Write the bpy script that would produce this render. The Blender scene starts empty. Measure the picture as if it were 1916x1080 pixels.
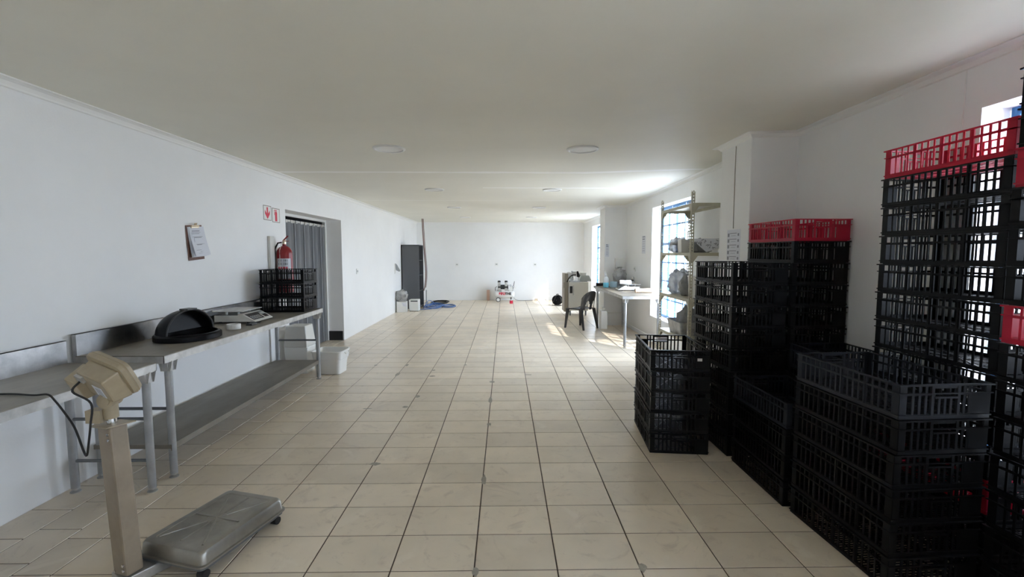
import bpy, math, random
from mathutils import Vector, Matrix, noise
S = bpy.context.scene
C = S.collection
random.seed(7)

# ------------------------------------------------------------------ camera, sky, sun, exposure
cam_d = bpy.data.cameras.new('camera'); cam = bpy.data.objects.new('camera', cam_d); C.objects.link(cam)
cam.location = (0, 0, 1.6)
cam.rotation_euler = (math.pi/2 - 0.07694, 0, -0.01542)
cam_d.sensor_width = 36; cam_d.lens = 860/1916*36
cam_d.clip_start = 0.05; cam_d.clip_end = 300
S.camera = cam
S.view_settings.view_transform = 'Standard'; S.view_settings.look = 'None'
S.view_settings.gamma = 1; S.view_settings.use_curve_mapping = False
S.view_settings.exposure = 1.4
S.cycles.max_bounces = 14; S.cycles.diffuse_bounces = 13; S.cycles.transparent_max_bounces = 24
S.cycles.sample_clamp_indirect = 8

SKY = 7.4
w = bpy.data.worlds.new('world'); S.world = w; w.use_nodes = True
bg = w.node_tree.nodes['Background']
bg.inputs[0].default_value = (0.78, 0.91, 1.09, 1); bg.inputs[1].default_value = SKY

sun_d = bpy.data.lights.new('sun', 'SUN'); sun = bpy.data.objects.new('sun', sun_d); C.objects.link(sun)
sun_d.energy = 3.0; sun_d.angle = math.radians(0.6); sun_d.color = (1.0, 0.93, 0.84)
sun.rotation_euler = Vector((-1.7, 2.1, -2.05)).to_track_quat('-Z', 'Y').to_euler()

# ------------------------------------------------------------------ helpers
class MB:
    def __init__(s): s.v = []; s.f = []; s.mi = []; s.cm = 0
    def add(s, vs, fs, M=None):
        b = len(s.v)
        for p in vs:
            p = Vector(p)
            s.v.append(M @ p if M else p)
        for f in fs: s.f.append([b+i for i in f]); s.mi.append(s.cm)
        return s
    def box(s, x0, x1, y0, y1, z0, z1, M=None):
        return s.add([(x0,y0,z0),(x1,y0,z0),(x1,y1,z0),(x0,y1,z0),(x0,y0,z1),(x1,y0,z1),(x1,y1,z1),(x0,y1,z1)],
              [(0,3,2,1),(4,5,6,7),(0,1,5,4),(1,2,6,5),(2,3,7,6),(3,0,4,7)], M)
    def taper(s, x0, x1, y0, y1, z0, z1, dx, dy, M=None):      # top face inset by dx, dy (negative: wider)
        return s.add([(x0,y0,z0),(x1,y0,z0),(x1,y1,z0),(x0,y1,z0),(x0+dx,y0+dy,z1),(x1-dx,y0+dy,z1),(x1-dx,y1-dy,z1),(x0+dx,y1-dy,z1)],
              [(0,3,2,1),(4,5,6,7),(0,1,5,4),(1,2,6,5),(2,3,7,6),(3,0,4,7)], M)
    def cyl(s, p, q, r, n=16, r2=None, M=None, cap=True):
        p = Vector(p); q = Vector(q); r2 = r if r2 is None else r2
        d = (q-p).normalized(); a = d.orthogonal().normalized(); b = d.cross(a)
        vs = []
        for k in range(n):
            t = 2*math.pi*k/n; o = a*math.cos(t)+b*math.sin(t); vs += [p+o*r, q+o*r2]
        fs = [(2*k, 2*((k+1)%n), 2*((k+1)%n)+1, 2*k+1) for k in range(n)]
        if cap: fs += [tuple(2*k for k in range(n))[::-1], tuple(2*k+1 for k in range(n))]
        return s.add(vs, fs, M)
    def tube(s, pts, r, n=8, M=None, closed=False, cap=True):
        pts = [Vector(p) for p in pts]; m = len(pts); vs = []; a = None
        for i, p in enumerate(pts):
            if closed: t = (pts[(i+1)%m]-pts[i-1]).normalized()
            else: t = (pts[min(i+1, m-1)]-pts[max(i-1, 0)]).normalized()
            a = t.orthogonal().normalized() if a is None else (a-t*a.dot(t)).normalized()
            b = t.cross(a)
            for k in range(n):
                u = 2*math.pi*k/n; vs.append(p+(a*math.cos(u)+b*math.sin(u))*r)
        fs = []
        for i in range(m if closed else m-1):
            j = (i+1) % m
            for k in range(n):
                fs.append((i*n+k, i*n+(k+1)%n, j*n+(k+1)%n, j*n+k))
        if cap and not closed: fs += [tuple(range(n))[::-1], tuple((m-1)*n+k for k in range(n))]
        return s.add(vs, fs, M)
    def lathe(s, prof, c=(0,0,0), n=28, M=None, sx=1, sy=1):
        vs = []; c = Vector(c)
        for (r, z) in prof:
            for k in range(n):
                t = 2*math.pi*k/n; vs.append(c+Vector((r*sx*math.cos(t), r*sy*math.sin(t), z)))
        fs = []
        for i in range(len(prof)-1):
            for k in range(n): fs.append((i*n+k, i*n+(k+1)%n, (i+1)*n+(k+1)%n, (i+1)*n+k))
        if prof[0][0] > 1e-4: fs.append(tuple(range(n))[::-1])
        if prof[-1][0] > 1e-4: fs.append(tuple((len(prof)-1)*n+k for k in range(n)))
        return s.add(vs, fs, M)
    def prism(s, pts, d, M=None):        # polygon of 3D points extruded by vector d
        n = len(pts); d = Vector(d); pts = [Vector(p) for p in pts]
        vs = pts + [p+d for p in pts]
        return s.add(vs, [tuple(range(n))[::-1], tuple(range(n, 2*n))] + [(k, (k+1)%n, n+(k+1)%n, n+k) for k in range(n)], M)
    def rrect(s, w_, h_, t, rad, M=None, seg=5):  # rounded slab in xy, thickness t in z, centred
        pts = []
        for cx, cy, a0 in ((w_/2-rad, h_/2-rad, 0), (-w_/2+rad, h_/2-rad, 90), (-w_/2+rad, -h_/2+rad, 180), (w_/2-rad, -h_/2+rad, 270)):
            for k in range(seg+1):
                a = math.radians(a0+90*k/seg); pts.append((cx+rad*math.cos(a), cy+rad*math.sin(a), 0))
        return s.prism(pts, (0,0,t), M)
    def blob(s, c, rx, ry, rz, amp=.25, freq=3, seed=0, flat=True, n=18, m=12):
        vs = []; c = Vector(c); fs = []
        for i in range(m+1):
            th = math.pi*i/m
            for k in range(n):
                ph = 2*math.pi*k/n
                d = Vector((math.sin(th)*math.cos(ph), math.sin(th)*math.sin(ph), math.cos(th)))
                q = 1 + amp*noise.noise(d*freq+Vector((seed*7.3, seed, 0))) + amp*.6*noise.noise(d*freq*2.7+Vector((seed, 5, seed)))
                p = Vector((d.x*rx*q, d.y*ry*q, d.z*rz*q))
                if flat and p.z < -rz*.75: p.z = -rz*.75
                vs.append(c+p)
        for i in range(m):
            for k in range(n): fs.append((i*n+k, (i+1)*n+k, (i+1)*n+(k+1)%n, i*n+(k+1)%n))
        return s.add(vs, fs)
    def build(s, name, mat, parent=None, bevel=0, smooth=False, loc=None):
        me = bpy.data.meshes.new(name); me.from_pydata([tuple(p) for p in s.v], [], s.f)
        mats = mat if isinstance(mat, (list, tuple)) else [mat]
        for m in mats: me.materials.append(m)
        if len(mats) > 1: me.polygons.foreach_set('material_index', s.mi)
        me.validate(); me.update()
        o = bpy.data.objects.new(name, me); C.objects.link(o)
        if parent: o.parent = parent
        if loc: o.location = loc
        if smooth:
            me.polygons.foreach_set('use_smooth', [True]*len(me.polygons))
            try: me.set_sharp_from_angle(angle=math.radians(35))
            except Exception: pass
        if bevel:
            b = o.modifiers.new('bevel', 'BEVEL'); b.width = bevel; b.segments = 2; b.limit_method = 'ANGLE'
        return o

def tag(o, label, cat, group=None, kind=None):
    o['label'] = label; o['category'] = cat
    if group: o['group'] = group
    if kind: o['kind'] = kind
    return o
def thing(name, label, cat, loc=(0,0,0), rz=0, group=None):
    o = bpy.data.objects.new(name, None); C.objects.link(o); o.location = loc; o.rotation_euler = (0,0,rz)
    o.empty_display_size = .1
    return tag(o, label, cat, group)
def struct(o): o['kind'] = 'structure'; return o
def copy_tree(o, parent=None):
    c = o.copy(); C.objects.link(c); c.parent = parent
    for ch in o.children: copy_tree(ch, c)
    return c
def text_mb(body, size, depth=.001, bold=0):
    cu = bpy.data.curves.new('lettering', 'FONT'); cu.body = body; cu.size = size; cu.extrude = depth; cu.offset = bold
    cu.align_x = 'CENTER'; cu.align_y = 'CENTER'
    o = bpy.data.objects.new('lettering', cu); C.objects.link(o)
    bpy.context.view_layer.update()
    me = bpy.data.meshes.new_from_object(o.evaluated_get(bpy.context.evaluated_depsgraph_get()))
    bpy.data.objects.remove(o)
    m = MB(); m.add([v.co.copy() for v in me.vertices], [list(p.vertices) for p in me.polygons]); return m
def xf(m, M): m.v = [M @ p for p in m.v]; return m
def basis(xa, ya, za, o): 
    M = Matrix.Identity(4)
    for i, a in enumerate((xa, ya, za)):
        a = Vector(a)
        for j in range(3): M[j][i] = a[j]
    for j in range(3): M[j][3] = o[j]
    return M

# ------------------------------------------------------------------ materials
def mat(name, col, rough=.5, metal=0, spec=.5, n_scale=0, n_amt=0, bump=0, b_scale=30, col2=None, stretch=None, trans=0, alpha=1):
    m = bpy.data.materials.new(name); m.use_nodes = True; nt = m.node_tree; N = nt.nodes; Lk = nt.links
    b = N['Principled BSDF']; b.inputs['Base Color'].default_value = (*col, 1); b.inputs['Roughness'].default_value = rough
    b.inputs['Metallic'].default_value = metal; b.inputs['Specular IOR Level'].default_value = spec
    if n_scale:
        tc = N.new('ShaderNodeTexCoord'); mp = N.new('ShaderNodeMapping'); no = N.new('ShaderNodeTexNoise')
        if stretch: mp.inputs['Scale'].default_value = stretch
        no.inputs['Scale'].default_value = n_scale; no.inputs['Detail'].default_value = 6; no.inputs['Roughness'].default_value = .6
        Lk.new(tc.outputs['Object'], mp.inputs[0]); Lk.new(mp.outputs[0], no.inputs['Vector'])
        rp = N.new('ShaderNodeValToRGB'); rp.color_ramp.elements[0].position = .35; rp.color_ramp.elements[1].position = .68
        c2 = col2 or tuple(max(0, c*(1-n_amt)) for c in col)
        rp.color_ramp.elements[0].color = (*c2, 1); rp.color_ramp.elements[1].color = (*col, 1)
        Lk.new(no.outputs['Fac'], rp.inputs[0]); Lk.new(rp.outputs[0], b.inputs['Base Color'])
    if bump:
        tc = N.new('ShaderNodeTexCoord'); no = N.new('ShaderNodeTexNoise'); no.inputs['Scale'].default_value = b_scale; no.inputs['Detail'].default_value = 4
        bp = N.new('ShaderNodeBump'); bp.inputs['Strength'].default_value = bump; bp.inputs['Distance'].default_value = .004
        Lk.new(tc.outputs['Object'], no.inputs['Vector']); Lk.new(no.outputs['Fac'], bp.inputs['Height']); Lk.new(bp.outputs[0], b.inputs['Normal'])
    if trans:
        tr = N.new('ShaderNodeBsdfTranslucent'); tr.inputs[0].default_value = (*col, 1); mx = N.new('ShaderNodeMixShader'); mx.inputs[0].default_value = trans
        Lk.new(b.outputs[0], mx.inputs[1]); Lk.new(tr.outputs[0], mx.inputs[2]); Lk.new(mx.outputs[0], N['Material Output'].inputs[0])
    if alpha < 1:
        src = N['Material Output'].inputs[0].links[0].from_socket
        tp = N.new('ShaderNodeBsdfTransparent'); mx = N.new('ShaderNodeMixShader'); mx.inputs[0].default_value = alpha
        Lk.new(tp.outputs[0], mx.inputs[1]); Lk.new(src, mx.inputs[2]); Lk.new(mx.outputs[0], N['Material Output'].inputs[0])
    return m
M = {}
M['wall'] = mat('wall_paint', (.88,.885,.885), .55, n_scale=1.1, n_amt=.05, bump=.12, b_scale=60)
M['cornice'] = mat('cornice_paint', (.88,.88,.86), .5)
M['pan'] = mat('dusty_steel_pan', (.40,.38,.34), .36, metal=.8, n_scale=6, n_amt=.3)
M['plug'] = mat('white_plastic', (.80,.80,.78), .35)
M['grout'] = mat('grout', (.11,.08,.06), .9)
M['cement'] = mat('cement_patch', (.46,.42,.35), .9, n_scale=30, n_amt=.3)
M['black'] = mat('black_plastic', (.006,.006,.007), .38, spec=.16, n_scale=5, n_amt=.4)
M['navy'] = mat('dark_navy_plastic', (.015,.017,.024), .45, spec=.32, n_scale=5, n_amt=.3)
M['lidedge'] = mat('highlight_black_plastic', (.05,.05,.052), .4)  # lighter black: rim highlight painted into the bin lid's lip and grip
M['red'] = mat('red_plastic', (.62,.012,.055), .35, trans=.35)
M['galv'] = mat('galvanised_steel', (.62,.61,.59), .42, metal=.6, n_scale=9, n_amt=.35, bump=.05)
M['steel'] = mat('stainless_steel', (.62,.61,.60), .3, metal=1, n_scale=5, n_amt=.45)
M['steeltop'] = mat('worn_steel_top', (.27,.245,.205), .5, metal=.3, n_scale=6, n_amt=.3, stretch=(1,.3,1))
M['pipe'] = mat('grey_painted_pipe', (.42,.43,.44), .4, metal=.35, n_scale=8, n_amt=.25)
M['darkpipe'] = mat('dark_grey_bar', (.16,.17,.18), .45, metal=.3)
M['beige'] = mat('beige_plastic', (.44,.365,.25), .42, n_scale=7, n_amt=.22)
M['post'] = mat('beige_powder_coat', (.33,.265,.195), .45, metal=0, n_scale=6, n_amt=.25)
M['rubber'] = mat('black_rubber', (.02,.02,.02), .6)
M['white'] = mat('white_enamel', (.78,.78,.76), .3)
M['offwhite'] = mat('offwhite_plastic', (.66,.65,.61), .4)
M['paper'] = mat('paper', (.70,.72,.78), .7)
M['ink'] = mat('grey_ink', (.25,.26,.30), .7)
M['brown'] = mat('brown_hardboard', (.19,.09,.06), .6, n_scale=20, n_amt=.3)
M['brass'] = mat('brass_clip', (.62,.52,.38), .3, metal=.8)
M['signred'] = mat('sign_red', (.68,.03,.07), .5)
M['redpaint'] = mat('extinguisher_red', (.26,.008,.014), .3)
M['rack'] = mat('cream_rack_steel', (.52,.49,.38), .45, metal=.1, n_scale=10, n_amt=.12)
M['bluef'] = mat('blue_window_frame', (.05,.19,.42), .45)
M['bag'] = mat('clear_plastic_bag', (.55,.55,.54), .3, alpha=.85, n_scale=9, n_amt=.5)
M['greybag'] = mat('grey_cloth_bag', (.30,.31,.32), .7, n_scale=6, n_amt=.3)
M['locker'] = mat('dark_grey_locker', (.105,.11,.12), .5, metal=.1)
M['dark'] = mat('dark_interior', (.02,.02,.022), .7)
M['blueh'] = mat('blue_hose', (.08,.17,.42), .4)
M['aqua'] = mat('blue_gel', (.20,.62,.80), .2)
M['bluelab'] = mat('blue_label', (.15,.32,.62), .4)
M['clear'] = mat('clear_bottle', (.85,.88,.90), .1, alpha=.6)
M['paleblue'] = mat('pale_blue_tin', (.50,.66,.74), .4)
M['card'] = mat('brown_paper', (.56,.45,.34), .7)
M['pinkwood'] = mat('pinkish_timber', (.62,.42,.34), .6)
M['brownp'] = mat('taupe_panel', (.30,.27,.22), .5)
M['screen'] = mat('dark_keypad', (.035,.032,.035), .4, n_scale=60, n_amt=.6)
M['lcd'] = mat('grey_display', (.40,.43,.42), .3)
M['chrome'] = mat('chrome', (.7,.7,.7), .15, metal=1)
M['concrete'] = mat('outdoor_concrete', (.55,.53,.50), .8, n_scale=2, n_amt=.15)
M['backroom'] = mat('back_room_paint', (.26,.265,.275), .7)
M['strip'] = mat('pvc_strip', (.34,.355,.38), .3, trans=.3, alpha=.5)
M['stripedge'] = mat('pvc_strip_edge', (.66,.68,.72), .3, trans=.3, alpha=.8)

# ceiling: paint with lighter filled board joints
m = mat('ceiling_paint', (.83,.81,.72), .6, n_scale=.8, n_amt=.06); nt = m.node_tree; N = nt.nodes; Lk = nt.links
b = N['Principled BSDF']; src = b.inputs['Base Color'].links[0].from_socket
geo = N.new('ShaderNodeNewGeometry'); sp = N.new('ShaderNodeSeparateXYZ'); Lk.new(geo.outputs['Position'], sp.inputs[0])
nz = N.new('ShaderNodeTexNoise'); nz.inputs['Scale'].default_value = 2.2; Lk.new(geo.outputs['Position'], nz.inputs['Vector'])
def mth(op, a, b_=None, c_=None):
    n = N.new('ShaderNodeMath'); n.operation = op
    for i, q in enumerate((a, b_, c_)):
        if q is None: continue
        if isinstance(q, (int, float)): n.inputs[i].default_value = q
        else: Lk.new(q, n.inputs[i])
    return n.outputs[0]
tot = None
for y0, hw, xmin in ((6.02, .05, -9), (7.42, .045, -.35), (9.2, .02, -9)):
    d = mth('ABSOLUTE', mth('SUBTRACT', sp.outputs['Y'], y0))
    wd = mth('MULTIPLY', nz.outputs['Fac'], hw*2)
    k = mth('MULTIPLY', mth('LESS_THAN', d, wd), mth('GREATER_THAN', sp.outputs['X'], xmin))
    tot = k if tot is None else mth('MAXIMUM', tot, k)
mx = N.new('ShaderNodeMix'); mx.data_type = 'RGBA'; Lk.new(mth('MULTIPLY', tot, .85), mx.inputs['Factor'])
Lk.new(src, mx.inputs['A']); mx.inputs['B'].default_value = (.96,.95,.92,1); Lk.new(mx.outputs['Result'], b.inputs['Base Color'])
M['ceiling'] = m

# floor tile
m = mat('floor_tile', (.80,.695,.555), .3, spec=.5, n_scale=2.6, n_amt=.12, bump=.03, b_scale=25); nt = m.node_tree; N = nt.nodes; Lk = nt.links
b = N['Principled BSDF']; src = b.inputs['Base Color'].links[0].from_socket
at = N.new('ShaderNodeAttribute'); at.attribute_name = 'tile_shade'
mr = N.new('ShaderNodeMapRange'); mr.inputs['To Min'].default_value = .9; mr.inputs['To Max'].default_value = 1.05; Lk.new(at.outputs['Fac'], mr.inputs['Value'])
vm = N.new('ShaderNodeVectorMath'); vm.operation = 'SCALE'; Lk.new(src, vm.inputs[0]); Lk.new(mr.outputs[0], vm.inputs['Scale'])
geo = N.new('ShaderNodeNewGeometry'); nz = N.new('ShaderNodeTexNoise'); nz.inputs['Scale'].default_value = 1.6; nz.inputs['Detail'].default_value = 8; nz.inputs['Distortion'].default_value = 2.5
Lk.new(geo.outputs['Position'], nz.inputs['Vector'])
rp = N.new('ShaderNodeValToRGB'); rp.color_ramp.elements[0].position = .60; rp.color_ramp.elements[1].position = .66
rp.color_ramp.elements[0].color = (0,0,0,1); rp.color_ramp.elements[1].color = (.35,.35,.35,1); Lk.new(nz.outputs['Fac'], rp.inputs[0])
mx = N.new('ShaderNodeMix'); mx.data_type = 'RGBA'; Lk.new(rp.outputs[0], mx.inputs['Factor']); Lk.new(vm.outputs[0], mx.inputs['A'])
mx.inputs['B'].default_value = (.85,.77,.65,1); Lk.new(mx.outputs['Result'], b.inputs['Base Color'])
nz2 = N.new('ShaderNodeTexNoise'); nz2.inputs['Scale'].default_value = 3.3; nz2.inputs['Detail'].default_value = 9; nz2.inputs['Roughness'].default_value = .7; nz2.inputs['Distortion'].default_value = 3.5
Lk.new(geo.outputs['Position'], nz2.inputs['Vector'])
rp2 = N.new('ShaderNodeValToRGB'); rp2.color_ramp.elements[0].position = .33; rp2.color_ramp.elements[1].position = .45
rp2.color_ramp.elements[0].color = (.45,.45,.45,1); rp2.color_ramp.elements[1].color = (0,0,0,1); Lk.new(nz2.outputs['Fac'], rp2.inputs[0])
mx2 = N.new('ShaderNodeMix'); mx2.data_type = 'RGBA'; Lk.new(rp2.outputs[0], mx2.inputs['Factor']); Lk.new(mx.outputs['Result'], mx2.inputs['A'])
mx2.inputs['B'].default_value = (.50,.41,.33,1); Lk.new(mx2.outputs['Result'], b.inputs['Base Color'])
M['tile'] = m

# window glass: clear pane with surface reflection
m = bpy.data.materials.new('window_glass'); m.use_nodes = True; nt = m.node_tree; N = nt.nodes; Lk = nt.links
tp = N.new('ShaderNodeBsdfTransparent'); gl = N.new('ShaderNodeBsdfGlossy'); gl.inputs['Roughness'].default_value = .03
fr = N.new('ShaderNodeLayerWeight'); pw = N.new('ShaderNodeMath'); pw.operation = 'POWER'; pw.inputs[1].default_value = 5
Lk.new(fr.outputs['Facing'], pw.inputs[0]); ma = N.new('ShaderNodeMath'); ma.operation = 'MULTIPLY_ADD'; ma.inputs[1].default_value = .6; ma.inputs[2].default_value = .05
Lk.new(pw.outputs[0], ma.inputs[0]); mx = N.new('ShaderNodeMixShader')
Lk.new(ma.outputs[0], mx.inputs[0]); Lk.new(tp.outputs[0], mx.inputs[1]); Lk.new(gl.outputs[0], mx.inputs[2]); Lk.new(mx.outputs[0], N['Material Output'].inputs[0])
M['glass'] = m

# ------------------------------------------------------------------ room
XL, XR, YB, YF, H = -2.965, 2.67, -2.6, 15.58, 2.635
def zr(y):      # ceiling height along the right wall: it rises a little towards the near end
    if y < 5.5: return 2.697
    if y > 10.5: return 2.635
    return 2.697 + (2.635-2.697)*(y-5.5)/5.0

# floor with individual tiles set in grout
PX, PY, X0, Y0 = .4225, .2970, -.158, 2.21
fl = MB(); fl.cm = 0
fl.add([(XL,YB,-.004),(XR,YB,-.004),(XR,YF,-.004),(XL,YF,-.004)], [(0,1,2,3)])
fl.add([(XL+.01,6.28,-.0045),(XL+.01,8.47,-.0045),(XL-.34,8.47,-.0045),(XL-.34,6.28,-.0045)], [(0,1,2,3)])
fl.cm = 1; shade = [0]*len(fl.f)
g = .0034
def tilebox(x0, x1, y0, y1):
    if x1-x0 < .02 or y1-y0 < .02: return
    b = .0015; x0 += g; x1 -= g; y0 += g; y1 -= g
    fl.add([(x0,y0,-.003),(x1,y0,-.003),(x1,y1,-.003),(x0,y1,-.003),(x0+b,y0+b,0),(x1-b,y0+b,0),(x1-b,y1-b,0),(x0+b,y1-b,0)],
           [(4,5,6,7),(0,1,5,4),(1,2,6,5),(2,3,7,6),(3,0,4,7)])
    r = random.random(); shade.extend([r]*5)
cols = []
x = X0 - 4*PX                                   # -1.848
cols += [(XL, -2.705, 0), (-2.705, -2.46, .85*PY-.297*.35), (-2.46, -2.262, 0), (-2.262, x, 0)]
while x < XR-.03: cols.append((x, min(x+PX, XR), 0)); x += PX
for (a, b_, off) in cols:
    y = Y0 - 17*PY + off*.6
    while y < YF:
        y1 = min(y+PY, YF)
        tilebox(a, b_, max(y, YB), y1); y = y+PY
y = 6.31
tilebox(XL-.33, XL-.16, 6.31, 7.2); tilebox(XL-.33, XL-.16, 7.2, 8.42); tilebox(XL-.16, XL, 6.31, 7.0); tilebox(XL-.16, XL, 7.0, 7.8); tilebox(XL-.16, XL, 7.8, 8.42)
# worn cement patches along the joints
fl.cm = 2
for (px, py, rx, ry, sd) in [(-.15,2.20,.03,.05,1),(.70,2.22,.035,.05,2),(-.99,3.40,.07,.04,3),(-.15,3.14,.03,.11,4),(-.15,4.2,.035,.05,5),(-.16,4.9,.035,.14,6),
        (-.16,5.62,.06,.06,7),(-1.04,4.7,.05,.05,8),(-.98,5.05,.05,.07,9),(-1.42,6.0,.04,.16,10),(-1.40,6.5,.03,.10,11),(-1.85,6.5,.04,.05,12),(-.98,6.2,.05,.04,13),
        (-.57,6.5,.03,.06,14),(-1.42,4.65,.09,.02,15),(.30,5.95,.09,.03,16),(-.16,7.3,.05,.02,17),(-.16,8.1,.06,.02,18),(-.16,9.2,.05,.04,19),(-.16,10.4,.06,.04,20),(-1.85,7.0,.1,.02,21),(-.16,12.2,.06,.05,22),(-.95,5.9,.06,.05,23)]:
    pts = []
    for k in range(14):
        a = 2*math.pi*k/14; q = .7+.6*abs(noise.noise(Vector((math.cos(a)*1.5, math.sin(a)*1.5, sd*3.1))))+.2*random.random()
        pts.append((px+.62*rx*q*math.cos(a), py+.7*ry*q*math.sin(a), .0006))
    fl.add(pts, [tuple(range(14))]); shade.append(.5)
fo = fl.build('floor', [M['grout'], M['tile'], M['cement']]); struct(fo)
at = fo.data.attributes.new('tile_shade', 'FLOAT', 'FACE'); 
if len(fo.data.polygons) == len(shade): at.data.foreach_set('value', shade)

# ceiling
cm = MB(); ys = [YB-.3, 5.5, 10.5, YF+.3]
for i in range(len(ys)-1):
    a, b_ = ys[i], ys[i+1]
    cm.add([(XL-.3,a,H),(XL-.3,b_,H),(.8,b_,H),(.8,a,H)], [(0,1,2,3)])
    k = (XR+.3-.8)/(XR-.8)
    cm.add([(.8,a,H),(.8,b_,H),(XR+.3,b_,H+(zr(b_)-H)*k),(XR+.3,a,H+(zr(a)-H)*k)], [(0,1,2,3)])
cm.box(XL-.3, XR+.4, YB-.3, YF+.3, 2.8, 2.86)
struct(cm.build('ceiling', M['ceiling']))

# left wall with doorway
DY0, DY1, DZ = 6.31, 8.43, 2.19
wl = MB(); T = .32
wl.box(XL-T, XL, YB-.3, DY0, -.02, 2.8); wl.box(XL-T, XL, DY1, YF+.3, -.02, 2.8); wl.box(XL-T, XL, DY0, DY1, DZ, 2.8)
struct(wl.build('wall_left', M['wall']))
wf = MB(); wf.box(XL, XR+.3, YF, YF+.3, -.02, 2.8); struct(wf.build('wall_far', M['wall']))
wb = MB(); wb.box(XL, XR+.3, YB-.3, YB, -.02, 2.8); struct(wb.build('wall_back', M['wall']))
WZ0, WZ1 = .46, 2.41
WIN = [(-2.2, -1.3), (.80, 2.60), (6.55, 8.35), (12.30, 14.10)]  # first opening is unseen, added behind the camera to brighten the near walls
wr = MB(); ya = YB
for a, b_ in WIN:
    wr.box(XR, XR+.26, ya, a, -.02, 2.8); wr.box(XR, XR+.26, a, b_, -.02, WZ0); wr.box(XR, XR+.26, a, b_, WZ1, 2.8); ya = b_
wr.box(XR, XR+.26, ya, YF, -.02, 2.8)
struct(wr.build('wall_right', M['wall']))
# pillars
PIL = [(2.24, 4.22, 4.80), (2.19, 10.10, 10.62)]
for (px, a, b_) in PIL:
    p = MB(); p.box(px, XR+.01, a, b_, -.02, 2.75); struct(p.build('wall_pillar', M['wall'], bevel=.006))

# cornices (cove section swept along the walls)
def cornice(name, pts, d=.055, pr=.065, inward=1):
    """pts: list of (x,y,ztop); section hangs d below and projects pr to the room side (left of travel * inward)"""
    prof = [(0,0),(pr,0),(pr,-.008),(pr*.72,-.012),(pr*.42,-d*.35),(pr*.2,-d*.7),(pr*.14,-d+.006),(.006,-d+.004),(0,-d)]
    m_ = MB(); n = len(pts); rings = []
    for i, (x, y, z) in enumerate(pts):
        def nrm(a, b__):
            t = Vector((b__[0]-a[0], b__[1]-a[1], 0)).normalized(); return Vector((-t.y, t.x, 0))*inward
        if i == 0: nn = nrm(pts[0], pts[1]); sc = 1
        elif i == n-1: nn = nrm(pts[-2], pts[-1]); sc = 1
        else:
            n1 = nrm(pts[i-1], pts[i]); n2 = nrm(pts[i], pts[i+1]); nn = (n1+n2); 
            nn = nn.normalized() if nn.length > 1e-3 else n1; sc = 1/max(.3, nn.dot(n1))
        rings.append([Vector((x, y, z))+nn*sc*u+Vector((0,0,v)) for u, v in prof])
    k = len(prof); vs = [p for r in rings for p in r]; fs = []
    for i in range(n-1):
        for j in range(k): fs.append((i*k+j, i*k+(j+1)%k, (i+1)*k+(j+1)%k, (i+1)*k+j))
    fs += [tuple(range(k)), tuple((n-1)*k+j for j in range(k))[::-1]]
    m_.add(vs, fs); return struct(m_.build(name, M['cornice']))
cornice('trim_1', [(XL,YB,H),(XL,YF,H)], inward=-1)
rp_ = [(XR,YB,zr(0)),(XR,4.22,zr(0)),(2.24,4.22,2.683),(2.24,4.80,2.683),(XR,4.80,zr(0)),(XR,5.5,zr(5.5)),(XR,10.10,zr(10.1)),(2.19,10.10,2.637),(2.19,10.62,2.635),(XR,10.62,2.635),(XR,YF,2.635)]
cornice('trim_2', rp_, d=.045, pr=.07, inward=1)
cornice('trim_3', [(XL,YF,H),(XR,YF,H)], d=.03, pr=.03, inward=-1)
# black skirting piece in the door reveal
t = MB(); t.box(XL-.30, XL-.02, DY1-.012, DY1, 0, .17); struct(t.build('baseboard_door', M['rubber']))

# room behind the strip curtain
br = MB(); X1 = XL-T
br.box(-5.6, X1, 5.3, 5.4, 0, 2.7); br.box(-5.6, X1, 9.6, 9.7, 0, 2.7); br.box(-5.7, -5.6, 5.3, 9.7, 0, 2.7); br.box(-5.7, X1, 5.3, 9.7, 2.7, 2.75); br.box(-5.7, X1-.0, 5.3, 9.7, -.05, -.006)
struct(br.build('wall_back_room', M['backroom']))
# door frame and strip curtain
dj = MB(); dj.box(X1, X1+.05, DY1-.05, DY1, 0, DZ); dj.box(X1, X1+.05, DY0, DY0+.05, 0, DZ); dj.box(X1, X1+.05, DY0+.05, DY1-.05, DZ-.04, DZ)
struct(dj.build('door_1', M['white']))
sc = thing('strip_curtain', 'grey translucent plastic strip curtain hanging in the doorway', 'curtain', (X1+.035, DY0, 0))
r_ = MB(); r_.box(-.006, .006, .055, 2.06, 2.06, 2.10)
for k in range(12): r_.box(.006, .016, .09+k*.165, .14+k*.165, 2.055, 2.10)
r_.build('hanging_rail', M['galv'], sc)
for k in range(12):
    y0 = .06+k*.165; s_ = MB(); nn = 6; off = .008 if k % 2 else -.004
    pts = [(off+.006*math.sin(math.pi*j/nn), y0+.19*j/nn) for j in range(nn+1)]
    y_end = min(y0+.19, 2.06)
    vs = []; 
    for (xx, yy) in pts:
        yy = min(yy, 2.06); vs += [(xx, yy, .02), (xx, yy, 2.07)]
    s_.add(vs, [(2*j, 2*j+2, 2*j+3, 2*j+1) for j in range(nn)])
    so = s_.build('strip', M['strip'], sc, smooth=True)
    e_ = MB(); e_.box(off-.002, off+.002, y0, y0+.014, .02, 2.07)
    e_.build('strip_edge', M['stripedge'], so)

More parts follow.
